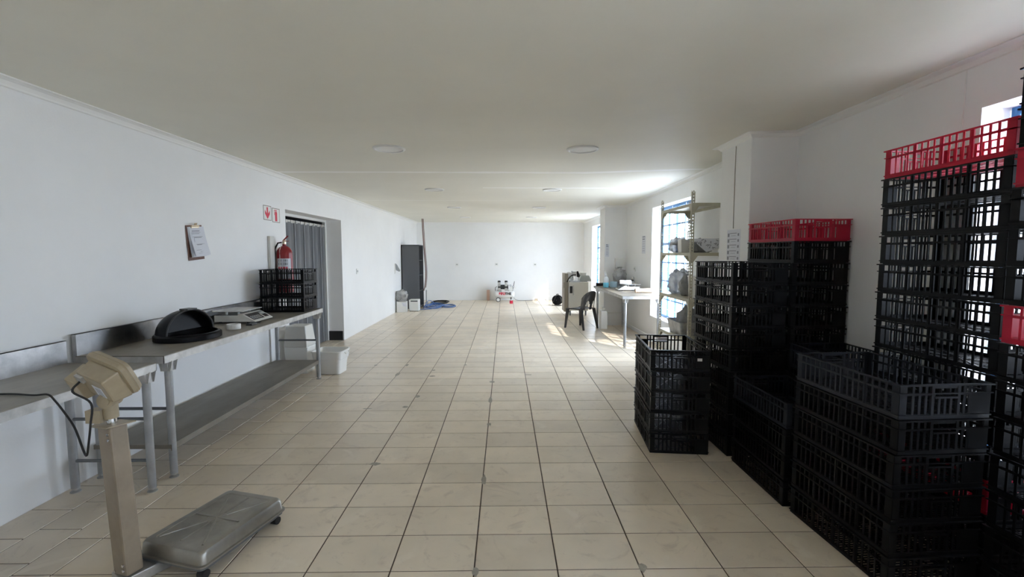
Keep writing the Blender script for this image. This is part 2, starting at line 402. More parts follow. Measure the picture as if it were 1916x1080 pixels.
# ------------------------------------------------------------------ windows
for i, (a, b_) in enumerate(WIN):
    f = MB(); x0, x1 = XR+.17, XR+.205; fw = .045
    f.box(x0, x1, a, a+fw, WZ0, WZ1); f.box(x0, x1, b_-fw, b_, WZ0, WZ1); f.box(x0, x1, a+fw, b_-fw, WZ0, WZ0+fw); f.box(x0, x1, a+fw, b_-fw, WZ1-fw, WZ1)
    wn = struct(f.build('window_%d' % (i+1), M['bluef']))  # the first of these is added out of view for extra daylight
    br_ = MB(); n = 5
    for k in range(1, n):
        y = a+(b_-a)*k/n; br_.box(x0+.002, x1-.003, y-.012, y+.012, WZ0+fw, WZ1-fw)
    for k in range(1, 6):
        z = WZ0+(WZ1-WZ0)*k/6; hh = .024 if k == 4 else .012
        br_.box(x0+.004, x1-.005, a+fw, b_-fw, z-hh, z+hh)
    br_.build('glazing_bars', M['bluef'], wn)
    bb = MB()
    for k in range(6):
        z = WZ0+.16+k*.325; bb.cyl((x0-.02, a+.02, z), (x0-.02, b_-.02, z), .006, 6)
    for k in range(4):
        y = a+.02+(b_-a-.04)*k/3; bb.cyl((x0-.028, y, WZ0+.02), (x0-.028, y, WZ1-.02), .005, 6)
    bb.build('burglar_bars', M['white'], wn)
    gl = MB(); gl.add([(x1-.012,a+fw,WZ0+fw),(x1-.012,b_-fw,WZ0+fw),(x1-.012,b_-fw,WZ1-fw),(x1-.012,a+fw,WZ1-fw)], [(0,1,2,3)])
    gl.build('pane', M['glass'], wn)
    ld = bpy.data.lights.new('daylight_portal', 'AREA'); lo = bpy.data.objects.new('daylight_portal', ld); C.objects.link(lo)
    ld.shape = 'RECTANGLE'; ld.size = WZ1-WZ0; ld.size_y = b_-a; ld.cycles.is_portal = True
    lo.location = (XR+.25, (a+b_)/2, (WZ0+WZ1)/2); lo.rotation_euler = (0, math.radians(90), 0)
gd = MB(); gd.box(XR+.26, 40, -30, 60, -.35, -.25); struct(gd.build('ground', M['concrete']))

# ------------------------------------------------------------------ ceiling lights
first = None; lights = []
names = {(-1,0): 'left round ceiling light of the pair nearest the camera', (1,0): 'right round ceiling light of the pair nearest the camera',
  (-1,1): 'left round ceiling light of the second pair from the camera', (1,1): 'right round ceiling light of the second pair from the camera',
  (-1,2): 'left round ceiling light of the third pair from the camera', (1,2): 'right round ceiling light of the third pair from the camera',
  (-1,3): 'left round ceiling light of the pair nearest the far wall', (1,3): 'right round ceiling light of the pair nearest the far wall'}
for j, y in enumerate((4.66, 7.60, 10.53, 13.40)):
    for sx, x in ((-1, -1.145), (1, .775)):
        if first is None:
            first = thing('ceiling_light', '', 'light', (x, y, H), 0, 'round flush ceiling lights')
            t = MB(); t.lathe([(.158,0),(.158,-.010),(.150,-.016),(.136,-.017),(.132,-.012),(.132,0)], n=40); t.build('bezel', M['white'], first, smooth=True)
            t = MB(); t.lathe([(.131,-.004),(.131,-.010),(.001,-.013)], n=40); t.build('diffuser', M['plug'], first, smooth=True); o = first
        else:
            o = copy_tree(first); o.location = (x, y, H)
        o['label'] = names[(sx, j)]

# ------------------------------------------------------------------ plastic crates
CW, CL, CH = .475, .71, .1665
def make_crate(mk, small=False):
    root = thing('crate', '', 'crate')
    W2, L2, h = CW/2, CL/2, CH
    mt = M[mk]; wi = .011                       # wall inset
    def ring(m_, ox, oy, th, z0, z1):
        m_.box(-ox, ox, -oy, -oy+th, z0, z1); m_.box(-ox, ox, oy-th, oy, z0, z1)
        m_.box(-ox, -ox+th, -oy+th, oy-th, z0, z1); m_.box(ox-th, ox, -oy+th, oy-th, z0, z1)
    r = MB(); ring(r, W2, L2, .018, h-.007, h)
    ring(r, W2-.003, L2-.003, .012, h-.046, h-.041)
    ring(r, W2-.005, L2-.005, .012, .016, .022)
    r.build('rim', mt, root)
    for s in (-1, 1):                           # long sides
        p = MB(); x0 = s*(W2-wi)-.0025; x1 = x0+.005
        ya, yb = -L2+wi+.012, L2-wi-.012
        p.box(x0, x1, -L2+wi, L2-wi, .003, .026)
        p.box(x0, x1, -L2+wi, L2-wi, h-.052, h-.040)
        p.box(x0, x1, -L2+wi, ya+.026, .02, h-.005); p.box(x0, x1, yb-.026, L2-wi, .02, h-.005)
        n = 4; ua, ub = ya+.026, yb-.026; gw = (ub-ua)/n
        for k in range(n):
            g0 = ua+k*gw
            if k: p.box(x0-.002, x1+.002, g0-.010, g0+.010, .02, h-.006); p.box(min(x0, s*(W2-.003)), max(x1, s*(W2-.003)), g0-.004, g0+.004, .02, h-.007)
            a0 = g0+(.010 if k else 0); a1 = g0+gw-(.010 if k < n-1 else 0); q = 4; bw = .0105
            sw = (a1-a0-(q-1)*bw)/q
            for j in range(1, q):
                yy = a0+j*sw+(j-1)*bw; p.box(x0, x1, yy, yy+bw, .02, h-.006)
        for sy in (-1, 1):
            xa, xb = sorted((s*(W2-wi-.006), s*(W2-wi+.001))); yc, yd = sorted((sy*(L2-wi-.030), sy*(L2-wi+.001)))
            p.box(xa, xb, yc, yd, .003, h-.004)
            xa, xb = sorted((s*(W2-wi-.030), s*(W2-wi-.004))); yc, yd = sorted((sy*(L2-wi-.008), sy*(L2-wi+.001)))
            p.box(xa, xb, yc, yd, .003, h-.004)
        p.build('side_panel', mt, root)
        p = MB(); y0 = s*(L2-wi)-.0025; y1 = y0+.005   # short ends
        p.box(-W2+wi, W2-wi, y0, y1, .003, .026)
        p.box(-W2+wi, -.062, y0, y1, h-.052, h-.040); p.box(.062, W2-wi, y0, y1, h-.052, h-.040)
        p.box(-W2+wi, -W2+.046, y0, y1, .02, h-.005); p.box(W2-.035, W2-wi, y0, y1, .02, h-.005)
        p.box(-.072, -.058, y0-.003, y1+.003, .02, h-.006); p.box(.058, .072, y0-.003, y1+.003, .02, h-.006)
        f = 1 if s < 0 else -1
        for j in range(3):
            xx = f*(-.19+.032*j+.030); p.box(xx-.006, xx+.006, y0, y1, .02, h-.006)
        for j in range(2):
            xx = f*(.072+.026*(j+.9)); p.box(xx-.006, xx+.006, y0, y1, .02, h-.006)
        xa, xb = sorted((f*.128, f*.205)); p.box(xa, xb, y0, y1, .02, h-.048)
        e = p.build('end_panel', mt, root)
        p = MB(); p.box(-.058, .058, y0-.006, y1+.006, h-.066, h-.058); p.box(-.058, .058, y0, y1, h-.020, h-.006)
        for j in (-.029, 0, .029): p.box(j-.0055, j+.0055, y0, y1, .02, h-.058)
        p.build('handle', mt, e)
    b = MB(); iw, il = W2-wi-.004, L2-wi-.004
    ring(b, iw-.006, il-.006, .02, 0, .007)
    for k in range(35):
        yy = -il+.026+k*(2*il-.052)/34; b.box(-iw+.012, iw-.012, yy-.0028, yy+.0028, .002, .006)
    for xx in (-.15, -.05, .05, .15): b.box(xx-.003, xx+.003, -il+.01, il-.01, .0015, .0075)
    for sgn in (-1, 1):
        a = math.atan2(2*iw-.03, (2*il-.03)); ln = math.hypot(iw, il)-.03
        Mx = Matrix.Rotation(sgn*a, 4, 'Z'); b.box(-.005, .005, -ln, ln, .001, .0085, Mx)
    b.build('base_grid', mt, root)
    return root
protos = {k: make_crate(k) for k in ('black', 'red', 'navy')}
used = {k: False for k in protos}
ordn = ['topmost', 'second from top', 'third from top', 'fourth from top', 'fifth from top', 'sixth from top', 'seventh from top', 'eighth from top',
        'ninth from top', 'tenth from top', 'eleventh from top', 'twelfth from top', 'thirteenth from top', 'fourteenth from top']
def stack(x, y, n, desc, group, rz=0, W=CW, L=CL, pitch=.1675, z0=0, special={}, jit=.004, shift=None, flip=False):
    """x,y: centre of the stack"""
    top = []
    for i in range(n):                    # i counts from the bottom
        k = n-1-i; kind = special.get(k, 'black')
        o = protos[kind] if not used[kind] else copy_tree(protos[kind]); used[kind] = True
        dx, dy = random.uniform(-jit, jit), random.uniform(-jit, jit)
        if shift and k in shift: dx += shift[k][0]; dy += shift[k][1]
        o.location = (x+dx, y+dy, z0+i*pitch)
        o.rotation_euler = (0, 0, rz+random.uniform(-.008, .008)+(math.pi if flip else 0))
        o.scale = (W/CW, L/CL, (pitch-.0004)/CH)
        o['group'] = group
        colr = {'black': 'black', 'red': 'bright red', 'navy': 'dark slate'}[kind]
        o['label'] = '%s plastic crate, %s in %s' % (colr, ordn[k], desc)
        top.append(o)
    return top
def corner_center(cx, cy, rz, W, L):      # near-left corner -> centre
    v = Matrix.Rotation(rz, 3, 'Z') @ Vector((W/2, L/2, 0)); return cx+v.x, cy+v.y
# A small stack before the shelving
ax, ay = corner_center(1.150, 3.555, math.radians(-6), .470, .71)
SA = stack(ax, ay, 5, 'the short free-standing stack at the aisle', 'crates in the short aisle stack', rz=math.radians(-6), W=.470)
# B
stack(1.738+.22, 3.48+.355, 9, 'the all-black stack beside the shelving rack', 'crates in the stack beside the shelving', W=.44, pitch=.1697, shift={4: (.006,-.012)})
# C
stack(2.205+.225, 3.49+.34, 11, 'the stack against the near pillar', 'crates in the stack against the pillar', W=.445, L=.68, pitch=.1692, special={0: 'red'}, jit=.003)
# D
stack(1.745+.21, 2.755+.335, 4, 'the low stack behind the wide front stack', 'crates in the low stack', W=.42, L=.67, pitch=.1668, special={0: 'navy'}, jit=.002)
# E
stack(2.19+.215, 2.86+.31, 5, 'the half-hidden stack against the right wall', 'crates in the half-hidden stack', W=.43, L=.615, pitch=.182, special={0: 'navy'}, jit=.002)
# R
rx, ry = corner_center(1.798, 2.017, math.radians(3.2), .468, .71)
stack(rx, ry, 6, 'the wide front stack at the bottom right', 'crates in the wide front stack', rz=math.radians(3.2), W=.468, L=.70, pitch=.1665, special={0: 'navy'}, jit=.003)
# F
stack(2.480, 2.075+.368, 13, 'the tall backlit stack by the window', 'crates in the tall backlit stack', W=.362, L=.735, pitch=.1704, special={0: 'red', 10: 'red'}, jit=.003)
# G
stack(2.222+.22, 2.018-.355, 14, 'the tallest stack at the right edge', 'crates in the tallest stack', W=.44, L=.71, pitch=.1712, special={2: 'red', 6: 'red'}, jit=.004)
# H on the left table
hx, hy = -2.642, 5.66
stack(hx, hy, 3, 'the three-crate stack on the long steel table', 'crates on the long steel table', rz=math.radians(90+3), W=.45, L=.515, pitch=.168, z0=.9015, jit=.003)
# stickers on the aisle stack
for (o, dx, z, w_, h_, nm) in ((SA[4], .15, .095, .036, .022, 'sticker'),):
    t = MB(); t.box(dx-w_/2, dx+w_/2, -CL/2+.0045, -CL/2+.0065, z-h_/2, z+h_/2); t.build(nm, M['plug'], o)
t = MB(); t.box(-.03, .07, CL/2-.016, CL/2-.0145, .112, .142); t.build('sticker', M['paper'], SA[4])

# ------------------------------------------------------------------ worktables
def gusset(m_, x, y, zt, wd=.05, ht=.075):
    m_.prism([(x-wd, y-.028, zt), (x+wd, y-.028, zt), (x+.034, y-.028, zt-ht), (x-.034, y-.028, zt-ht)], (0,.003,0))
    m_.prism([(x-.028, y-wd, zt), (x-.028, y+wd, zt), (x-.028, y+.034, zt-ht), (x-.028, y-.034, zt-ht)], (.003,0,0))
    m_.prism([(x+.028, y-wd, zt), (x+.028, y+wd, zt), (x+.028, y+.034, zt-ht), (x+.028, y-.034, zt-ht)], (-.003,0,0))
    m_.prism([(x-wd, y+.028, zt), (x+wd, y+.028, zt), (x+.034, y+.028, zt-ht), (x-.034, y+.028, zt-ht)], (0,-.003,0))
def table(name, label, x0, x1, y0, y1, zt, legs, ap=.055, splash=None, shelf=None, bars=(), bmat='darkpipe', legr=.024, foot='disc'):
    cx, cy = (x0+x1)/2, (y0+y1)/2
    t = thing(name, label, 'table', (cx, cy, 0))
    m_ = MB(); X0_, X1_, Y0_, Y1_ = x0-cx, x1-cx, y0-cy, y1-cy
    m_.cm = 0; m_.box(X0_, X1_, Y0_, Y1_, zt-.006, zt)
    m_.cm = 1; m_.box(X0_, X1_, Y0_, Y0_+.004, zt-ap, zt-.006); m_.box(X0_, X1_, Y1_-.004, Y1_, zt-ap, zt-.006)
    m_.box(X0_, X0_+.004, Y0_, Y1_, zt-ap, zt-.006); m_.box(X1_-.004, X1_, Y0_, Y1_, zt-ap, zt-.006)
    m_.build('tabletop', [M['steeltop'], M['galv']], t)
    if splash:
        s_ = MB(); s_.box(X0_, X0_+.012, Y0_, Y1_, zt, zt+splash); s_.box(X0_-.018, X0_+.012, Y0_, Y1_, zt+splash-.004, zt+splash)
        s_.box(X0_-.018, X0_, Y0_, Y0_+.004, zt-.05, zt+splash)
        s_.build('splashback', M['steel'], t)
    for (lx, ly) in legs:
        l = MB(); l.cyl((lx-cx, ly-cy, .03), (lx-cx, ly-cy, zt-.02), legr, 20); lo = l.build('leg', M['pipe'], t, smooth=True)
        gm = MB(); gusset(gm, lx-cx, ly-cy, zt-.05); gm.build('gusset', M['galv'], lo)
        fm = MB(); fm.lathe([(.030,.0),(.030,.006),(.012,.012),(.012,.02),(.024,.022),(.024,.032)], (lx-cx, ly-cy, 0), 16); fm.build('foot', M['galv'] if foot == 'disc' else M['rubber'], lo)
    if shelf:
        z, a, b_ = shelf
        s_ = MB(); s_.box(X0_+.015, X1_-.035, a-cy, b_-cy, z-.004, z); s_.box(X1_-.039, X1_-.035, a-cy, b_-cy, z-.045, z-.004); s_.box(X0_+.015, X1_-.035, a-cy, a-cy+.004, z-.03, z-.004)
        s_.build('undershelf', [M['steeltop']], t)
    for (p, q) in bars:
        b = MB(); p = Vector(p)-Vector((cx, cy, 0)); q = Vector(q)-Vector((cx, cy, 0)); b.cyl(p, q, .011, 10); b.build('crossbar', M[bmat], t, smooth=True)
    return t
T1 = table('worktable', 'near steel worktable cut by the left edge, indicator cord lying on it', -2.925, -2.33, .55, 3.06, .87,
   [(-2.375,3.02),(-2.885,3.02),(-2.375,.62),(-2.885,.62)], splash=.15,
   bars=[((-2.375,3.02,.50),(-2.885,3.02,.50)),((-2.375,3.02,.215),(-2.885,3.02,.215)),((-2.375,.62,.50),(-2.885,.62,.50)),((-2.375,.62,.215),(-2.885,.62,.215))])
T2 = table('worktable', 'long steel worktable with undershelf and splashback along the left wall', -2.925, -2.33, 3.13, 5.88, .90,
   [(-2.375,3.225),(-2.885,3.225),(-2.375,5.80),(-2.885,5.80)], splash=.15, shelf=(.245, 3.20, 5.80),
   bars=[((-2.375,3.225,.50),(-2.885,3.225,.50)),((-2.375,5.80,.50),(-2.885,5.80,.50)),((-2.375,3.225,.225),(-2.885,3.225,.225))])
T3 = table('worktable', 'steel worktable on round legs below the far right wall', 1.945, 2.64, 7.56, 10.06, .89,
   [(2.02,7.64),(2.58,7.64),(2.02,9.95),(2.58,9.95)], bars=[((2.02,7.64,.12),(2.58,7.64,.12)),((2.58,7.64,.12),(2.58,9.95,.12)),((2.02,9.95,.30),(2.58,9.95,.30))], bmat='white')

# ------------------------------------------------------------------ things on the long table
# bin lid
bl = thing('bin_lid', 'black domed swing-bin lid lying on the long steel table', 'bin lid', (-2.61, 3.79, .9003), math.radians(80)); bl.scale = (.95, .95, 1.0)
t = MB(); t.lathe([(.245,0),(.262,.004),(.262,.040),(.250,.052),(.232,.055),(.225,.045),(.225,0)], n=40, sy=.90); t.build('base_ring', M['black'], bl, smooth=True)
t = MB(); nA, nE = 28, 14
def dome(R1, Z1, a0=-6, a1=186):
    vs = []
    for i in range(nE+1):
        e = math.radians(90*i/nE)
        for k in range(nA+1):
            a = math.radians(a0+(a1-a0)*k/nA); vs.append((R1*math.cos(e)*math.cos(a), R1*.92*math.cos(e)*math.sin(a), .045+Z1*math.sin(e)))
    return vs
vo = dome(.240, .195); vi = dome(.225, .182); nn = len(vo); fs = []
for i in range(nE):
    for k in range(nA):
        a = i*(nA+1)+k; b = a+nA+1; fs += [(a, a+1, b+1, b), (nn+a, nn+b, nn+b+1, nn+a+1)]
    for k in (0, nA):
        a = i*(nA+1)+k; b = a+nA+1; fs.append((a, b, nn+b, nn+a) if k == 0 else (a, nn+a, nn+b, b))
t.add(vo+vi, fs); t.build('dome', M['black'], bl, smooth=True)
t = MB(); t.tube([(.240*math.cos(math.radians(90+98*math.cos(math.pi*k/30)))*1, 0, 0) for k in range(0)] or [(.238*math.cos(math.pi*k/30), -.03+.0*k, .045+.193*math.sin(math.pi*k/30)) for k in range(31)], .007, 8); t.build('opening_lip', M['lidedge'], bl, smooth=True)
t = MB(); n_f = 24
pts = [(.222*math.cos(math.pi*k/n_f), .012, .075+.150*math.sin(math.pi*k/n_f)) for k in range(n_f+1)]
t.prism(pts, (0,.004,0), Matrix.Rotation(math.radians(-16), 4, 'X')); t.build('swing_flap', M['black'], bl)
t = MB(); t.box(-.05, .05, -.055, .03, .236, .248); t.build('grip', M['lidedge'], bl, bevel=.004)

# price-computing scales
def price_scale(label, loc, rz):
    r = thing('counter_scale', label, 'scale', loc, rz, 'white counter scales')
    t = MB()      # body: low box with sloping front keypad, front = +x
    prof = [(-.20,.015),(.145,.015),(.20,.012),(.205,.022),(.075,.095),(.045,.098),(.03,.080),(-.20,.080)]
    t.prism([(x, -.175, z) for x, z in prof], (0,.35,0)); t.build('body', M['offwhite'], r, bevel=.004)
    t = MB()
    for x in (-.16, .12):
        for y in (-.14, .14): t.cyl((x, y, 0), (x, y, .016), .016, 12)
    t.build('foot', M['rubber'], r)
    d = Vector((.13, 0, -.073)).normalized(); nrm = Vector((.073, 0, .13)).normalized()
    o = Vector((.140, 0, .0585))+nrm*.0005
    Mx = basis(d, (0,1,0), nrm, o)
    t = MB(); t.box(-.058, .050, -.155, .050, 0, .0015, Mx); t.box(-.058, -.020, .050, .150, 0, .0015, Mx); t.box(-.020, .045, .075, .150, 0, .0015, Mx); t.build('keypad', M['screen'], r)
    t = MB(); t.box(-.045, -.005, .078, .14, .0015, .0028, Mx)
    for i in range(5):
        for j in range(3): t.box(-.01+.018*j, .001+.018*j, -.14+.034*i, -.118+.034*i, .0015, .0026, Mx)
    t.build('display', M['lcd'], r)
    t = MB(); t.cyl((-.12,-.1,.08), (-.12,-.1,.118), .012, 10); t.cyl((-.12,.1,.08), (-.12,.1,.118), .012, 10); t.cyl((.0,-.1,.08), (.0,-.1,.118), .012, 10); t.cyl((.0,.1,.08), (.0,.1,.118), .012, 10); t.build('plate_support', M['plug'], r)
    t = MB(); t.rrect(.30, .39, .005, .02, Matrix.Translation((-.06,0,.118))); t.box(-.21, -.205, -.185, .185, .118, .130); t.build('weighing_plate', M['galv'], r)
    return r
price_scale('white counter scale with dark keypad on the long left table', (-2.69, 4.75, .9003), 0)
price_scale('white counter scale on the far right table, roll on its plate', (2.35, 8.76, .8903), math.pi-.1)
tr = MB(); tr.lathe([(.036,0),(.056,.0),(.058,.004),(.058,.044),(.056,.048),(.036,.048),(.036,0)], n=32)
tag(tr.build('tape_roll', M['plug'], smooth=True, loc=(-2.505, 4.245, .9005)), 'white tape roll lying before the scale on the left table', 'tape')
pa = MB(); pa.taper(-.03, .03, -.05, .05, 0, .018, .004, .004); pa.tube([(0,.05,.01),(.02,.11,.006),(.0,.17,.006)], .004, 6)
tag(pa.build('power_adapter', M['rubber'], bevel=.003, loc=(-2.47, 4.48, .9005)), 'flat black power adapter in front of the left scale', 'adapter')

# ------------------------------------------------------------------ wall things on the left
cb = thing('clipboard', 'brown clipboard holding printed sheets, hung on the left wall', 'clipboard', (XL, 4.46, 1.70), 0)
Rb = Matrix.Rotation(math.radians(4), 4, 'X')
t = MB(); t.box(.002, .007, -.115, .115, -.165, .165, Rb); t.build('board', M['brown'], cb, bevel=.004)
def sheetpts(off, y0, y1, zt, zb, curl, n=10):
    vs = []
    for i in range(n+1):
        u = i/n; z = zt+(zb-zt)*u; x = off+curl*u**1.4
        vs += [Vector((x, y0, z)), Vector((x+.004*u, y1, z))]
    return vs
for k in range(3):
    t = MB(); vs = sheetpts(.009+.0015*k, -.098+.008*k, .112+.010*k, .150, -.135+.006*k, .020+.012*k)
    vs2 = [v+Vector((.0006,0,0)) for v in vs]; n = 10; nn = len(vs)
    fs = [(2*i, 2*i+1, 2*i+3, 2*i+2) for i in range(n)] + [(nn+2*i, nn+2*i+2, nn+2*i+3, nn+2*i+1) for i in range(n)]
    fs += [(2*i, 2*i+2, nn+2*i+2, nn+2*i) for i in range(n)] + [(2*i+1, nn+2*i+1, nn+2*i+3, 2*i+3) for i in range(n)] + [(0,nn,nn+1,1), (2*n,2*n+1,nn+2*n+1,nn+2*n)]
    t.add(vs+vs2, fs, Rb); o = t.build('sheet', M['paper'], cb)
def sx_at(u): return .0115+.044*u**1.4+.0022
t = MB()
for (z, y0, y1, hh) in [(.11,-.05,.06,.008),(.085,-.06,.05,.004),(.095,-.06,.07,.003),(.055,-.05,.09,.003),(.048,-.03,.07,.005),(-.015,-.03,.10,.003),(-.02,-.02,.05,.005),(-.07,-.05,.02,.003),(-.085,0,.09,.003),(-.10,-.03,.08,.002)]:
    u = (.150-z)/.273; x = sx_at(u); t.box(x, x+.0008, y0, y1, z-hh/2, z+hh/2, Rb)
t.box(sx_at(.5), sx_at(.5)+.0008, -.045, -.043, -.02, .05, Rb)
t.build('printed_lines', M['ink'], cb)
t = MB(); t.box(.010, .022, -.055, .055, .138, .150, Rb); t.cyl(tuple(Rb@Vector((.018,-.055,.158))), tuple(Rb@Vector((.018,.055,.158))), .008, 12); t.prism([(.012,-.02,.15),(.012,.02,.15),(.03,.02,.185),(.03,-.02,.185)], (.003,0,.0), Rb)
t.build('clip', M['brass'], cb, bevel=.002)

def sign(label, y0, y1, z0, z1, kind):
    s = thing('safety_sign', label, 'sign', (XL, (y0+y1)/2, (z0+z1)/2), 0, 'red and white fire signs')
    w2, h2 = (y1-y0)/2, (z1-z0)/2
    t = MB(); t.box(.0005, .004, -w2, w2, -h2, h2); t.build('panel', M['plug'], s)
    t = MB(); e = .006
    t.box(.004, .0048, -w2, w2, h2-e, h2); t.box(.004, .0048, -w2, w2, -h2, -h2+e); t.box(.004, .0048, -w2, -w2+e, -h2+e, h2-e); t.box(.004, .0048, w2-e, w2, -h2+e, h2-e)
    t.build('border', M['brown'], s)
    t = MB()
    if kind == 'arrow':
        P = [(-.016,.070),(.016,.070),(.016,-.01),(.058,.035),(.058,-.012),(0,-.075),(-.058,-.012),(-.058,.035),(-.016,-.01)]
        t.prism([(.004, y, z) for y, z in P], (.0012,0,0))
    else:
        t.box(.004, .0052, -.026, .026, -.075, .035); t.prism([(.004, y, z) for y, z in [(-.026,.035),(.026,.035),(.010,.052),(-.010,.052)]], (.0012,0,0))
        t.box(.004, .0052, -.008, .008, .052, .066); t.box(.004, .0052, -.04, .02, .062, .070); t.box(.004, .0052, -.044, -.036, .0, .066)
    t.build('pictogram', M['signred'], s)
sign('square wall sign with a red downward arrow', 5.74, 5.93, 2.01, 2.19, 'arrow')
sign('square wall sign with a red fire extinguisher symbol', 5.955, 6.145, 1.995, 2.175, 'ext')

bd = MB(); bd.box(0, .035, -.05, .05, -.42, .42); tag(bd.build('backing_board', M['offwhite'], bevel=.002, loc=(XL+.0005, 5.86, 1.39)), 'grey mounting board fixed to the wall behind the extinguisher', 'board')
ex = thing('fire_extinguisher', 'red fire extinguisher hung on the left wall beside the doorway', 'fire extinguisher', (XL+.105, 6.03, 1.09), math.radians(-35))
t = MB(); t.lathe([(.085,0),(.095,.01),(.095,.50),(.088,.545),(.065,.58),(.035,.60),(.024,.605),(.024,.625)], n=32); t.build('cylinder', M['redpaint'], ex, smooth=True)
t = MB(); t.cyl((0,0,.625), (0,0,.665), .022, 14); t.box(-.02, .03, -.012, .012, .655, .675); t.build('valve', M['brass'], ex)
t = MB(); t.box(-.01, .10, -.01, .01, 0, .006, Matrix.Translation((0,0,.678)) @ Matrix.Rotation(math.radians(-28), 4, 'Y')); t.box(-.01, .09, -.01, .01, .66, .666); t.build('lever', M['redpaint'], ex)
t = MB(); t.tube([(-.02,0,.65),(-.06,-.05,.64),(-.075,-.085,.56),(-.075,-.09,.40),(-.07,-.09,.22)], .010, 8); t.build('hose', M['rubber'], ex, smooth=True)
t = MB(); t.tube([(0,-.025,.66),(.03,-.08,.55),(.05,-.095,.38),(.06,-.10,.30)], .004, 6); t.build('tie', M['offwhite'], ex)
t = MB(); n = 14; vs = []
for k in range(n+1):
    a = math.radians(-95+110*k/n); vs += [(.0962*math.cos(a), .0962*math.sin(a), .18), (.0962*math.cos(a), .0962*math.sin(a), .44)]
t.add(vs, [(2*k, 2*k+2, 2*k+3, 2*k+1) for k in range(n)]); lab = t.build('label_sheet', M['paper'], ex, smooth=True)
t = MB()
for (z0, z1, a0, a1) in ((.40,.43,-80,-50),(.40,.43,-40,-10),(.355,.39,-80,-50),(.355,.39,-40,-10)):
    vs = [(.0968*math.cos(math.radians(a)), .0968*math.sin(math.radians(a)), z) for a in (a0, (a0+a1)/2, a1) for z in (z0, z1)]
    t.add(vs, [(0,2,3,1),(2,4,5,3)])
t.build('pictograms', M['ink'], lab)
t = MB()
for i in range(4):
    a = math.radians(-75+19*i); vs = []
    for da in (-7, 7): 
        for z in (.30, .335): vs.append((.0968*math.cos(a+math.radians(da)), .0968*math.sin(a+math.radians(da)), z))
    t.add(vs, [(0,2,3,1)])
t.build('red_lettering', M['signred'], lab)

# plates
def plate(label, y, z, side='left', x=None, group='wall socket plates'):
    if side == 'left': P = (XL, y, z); rot = 0
    elif side == 'far': P = (x, YF, z); rot = -math.pi/2
    else: P = (XR, y, z); rot = math.pi
    s = thing('socket_plate', label, 'socket', P, rot, group)
    t = MB(); t.box(.0005, .012, -.055, .055, -.055, .055); t.build('cover', M['plug'], s, bevel=.003)
    t = MB(); t.box(.012, .015, -.03, .03, -.018, .022); t.build('outlet', M['lcd'], s)
    return s
plate('small white switch plate on the left wall past the doorway', 9.26, 1.235)
plate('leftmost of three socket plates on the far wall', 0, 1.21, 'far', -1.62)
plate('middle of three socket plates on the far wall', 0, 1.22, 'far', -.285)
plate('rightmost of three socket plates on the far wall', 0, 1.21, 'far', 1.02)
plate('white switch plate on the right wall above the far table', 9.40, 1.28, 'right')
cp = thing('sagging_card', 'torn grey card flap hanging from the left wall near the dark cabinet', 'card', (XL, 12.5, 1.18))
t = MB(); t.prism([(.001,-.10,.14),(.001,.02,.14),(.001,-.02,-.12),(.001,-.10,-.14)], (.003,0,0)); t.build('backing', M['offwhite'], cp)
t = MB(); t.prism([(.004,-.02,.14),(.03,.06,.10),(.10,.12,-.06),(.08,.10,-.09),(.01,.0,-.04)], (.004,0,.002)); t.build('flap', M['greybag'], cp)

# ------------------------------------------------------------------ platform scale
ps = thing('platform_scale', 'floor platform scale with steel pan and beige display head on a post', 'scale', (-1.585, 2.45, 0), math.radians(-16))
fr = MB(); fr.rrect(.40, .545, .012, .03, Matrix.Translation((0,0,.058))); fr.rrect(.36, .50, .03, .03, Matrix.Translation((0,0,.04))); fr.build('base_frame', M['darkpipe'], ps)
def rr(w_, h_, rad, z, seg=5):
    pts = []
    for cx, cy, a0 in ((w_/2-rad, h_/2-rad, 0), (-w_/2+rad, h_/2-rad, 90), (-w_/2+rad, -h_/2+rad, 180), (w_/2-rad, -h_/2+rad, 270)):
        for k in range(seg+1):
            a = math.radians(a0+90*k/seg); pts.append((cx+rad*math.cos(a), cy+rad*math.sin(a), z))
    return pts
t = MB(); rings = [rr(.425,.565,.035,.076), rr(.425,.565,.035,.084), rr(.405,.545,.03,.086), rr(.395,.535,.03,.135), rr(.38,.52,.028,.147), rr(.365,.505,.026,.150), rr(.31,.45,.02,.150), rr(.305,.445,.02,.147)]
k = len(rings[0]); vs = [p for r in rings for p in r]; fs = []
for i in range(len(rings)-1):
    for j in range(k): fs.append((i*k+j, i*k+(j+1)%k, (i+1)*k+(j+1)%k, (i+1)*k+j))
fs += [tuple(range(k))[::-1], tuple((len(rings)-1)*k+j for j in range(k))]
t.add(vs, fs); pan = t.build('weighing_pan', M['pan'], ps, smooth=True)
t = MB()
for sgn in (-1, 1): t.cyl((sgn*-.14,-.21,.1475), (sgn*.14,.21,.1475), .0055, 6)
t.cyl((-.145,0,.1475), (.145,0,.1475), .005, 6); t.cyl((0,-.21,.1475), (0,.21,.1475), .005, 6)
t.lathe([(.05,.147),(.045,.150),(.02,.150)], n=24); t.build('pressed_rib', M['pan'], pan)
for sx in (-1, 1):
    for sy in (-1, 1):
        t = MB(); t.cyl((sx*.165-.02, sy*.235, .0225), (sx*.165+.02, sy*.235, .0225), .022, 16); t.box(sx*.165-.008, sx*.165+.008, sy*.235-.01, sy*.235+.01, .02, .045); t.build('foot_wheel', M['rubber'], ps)
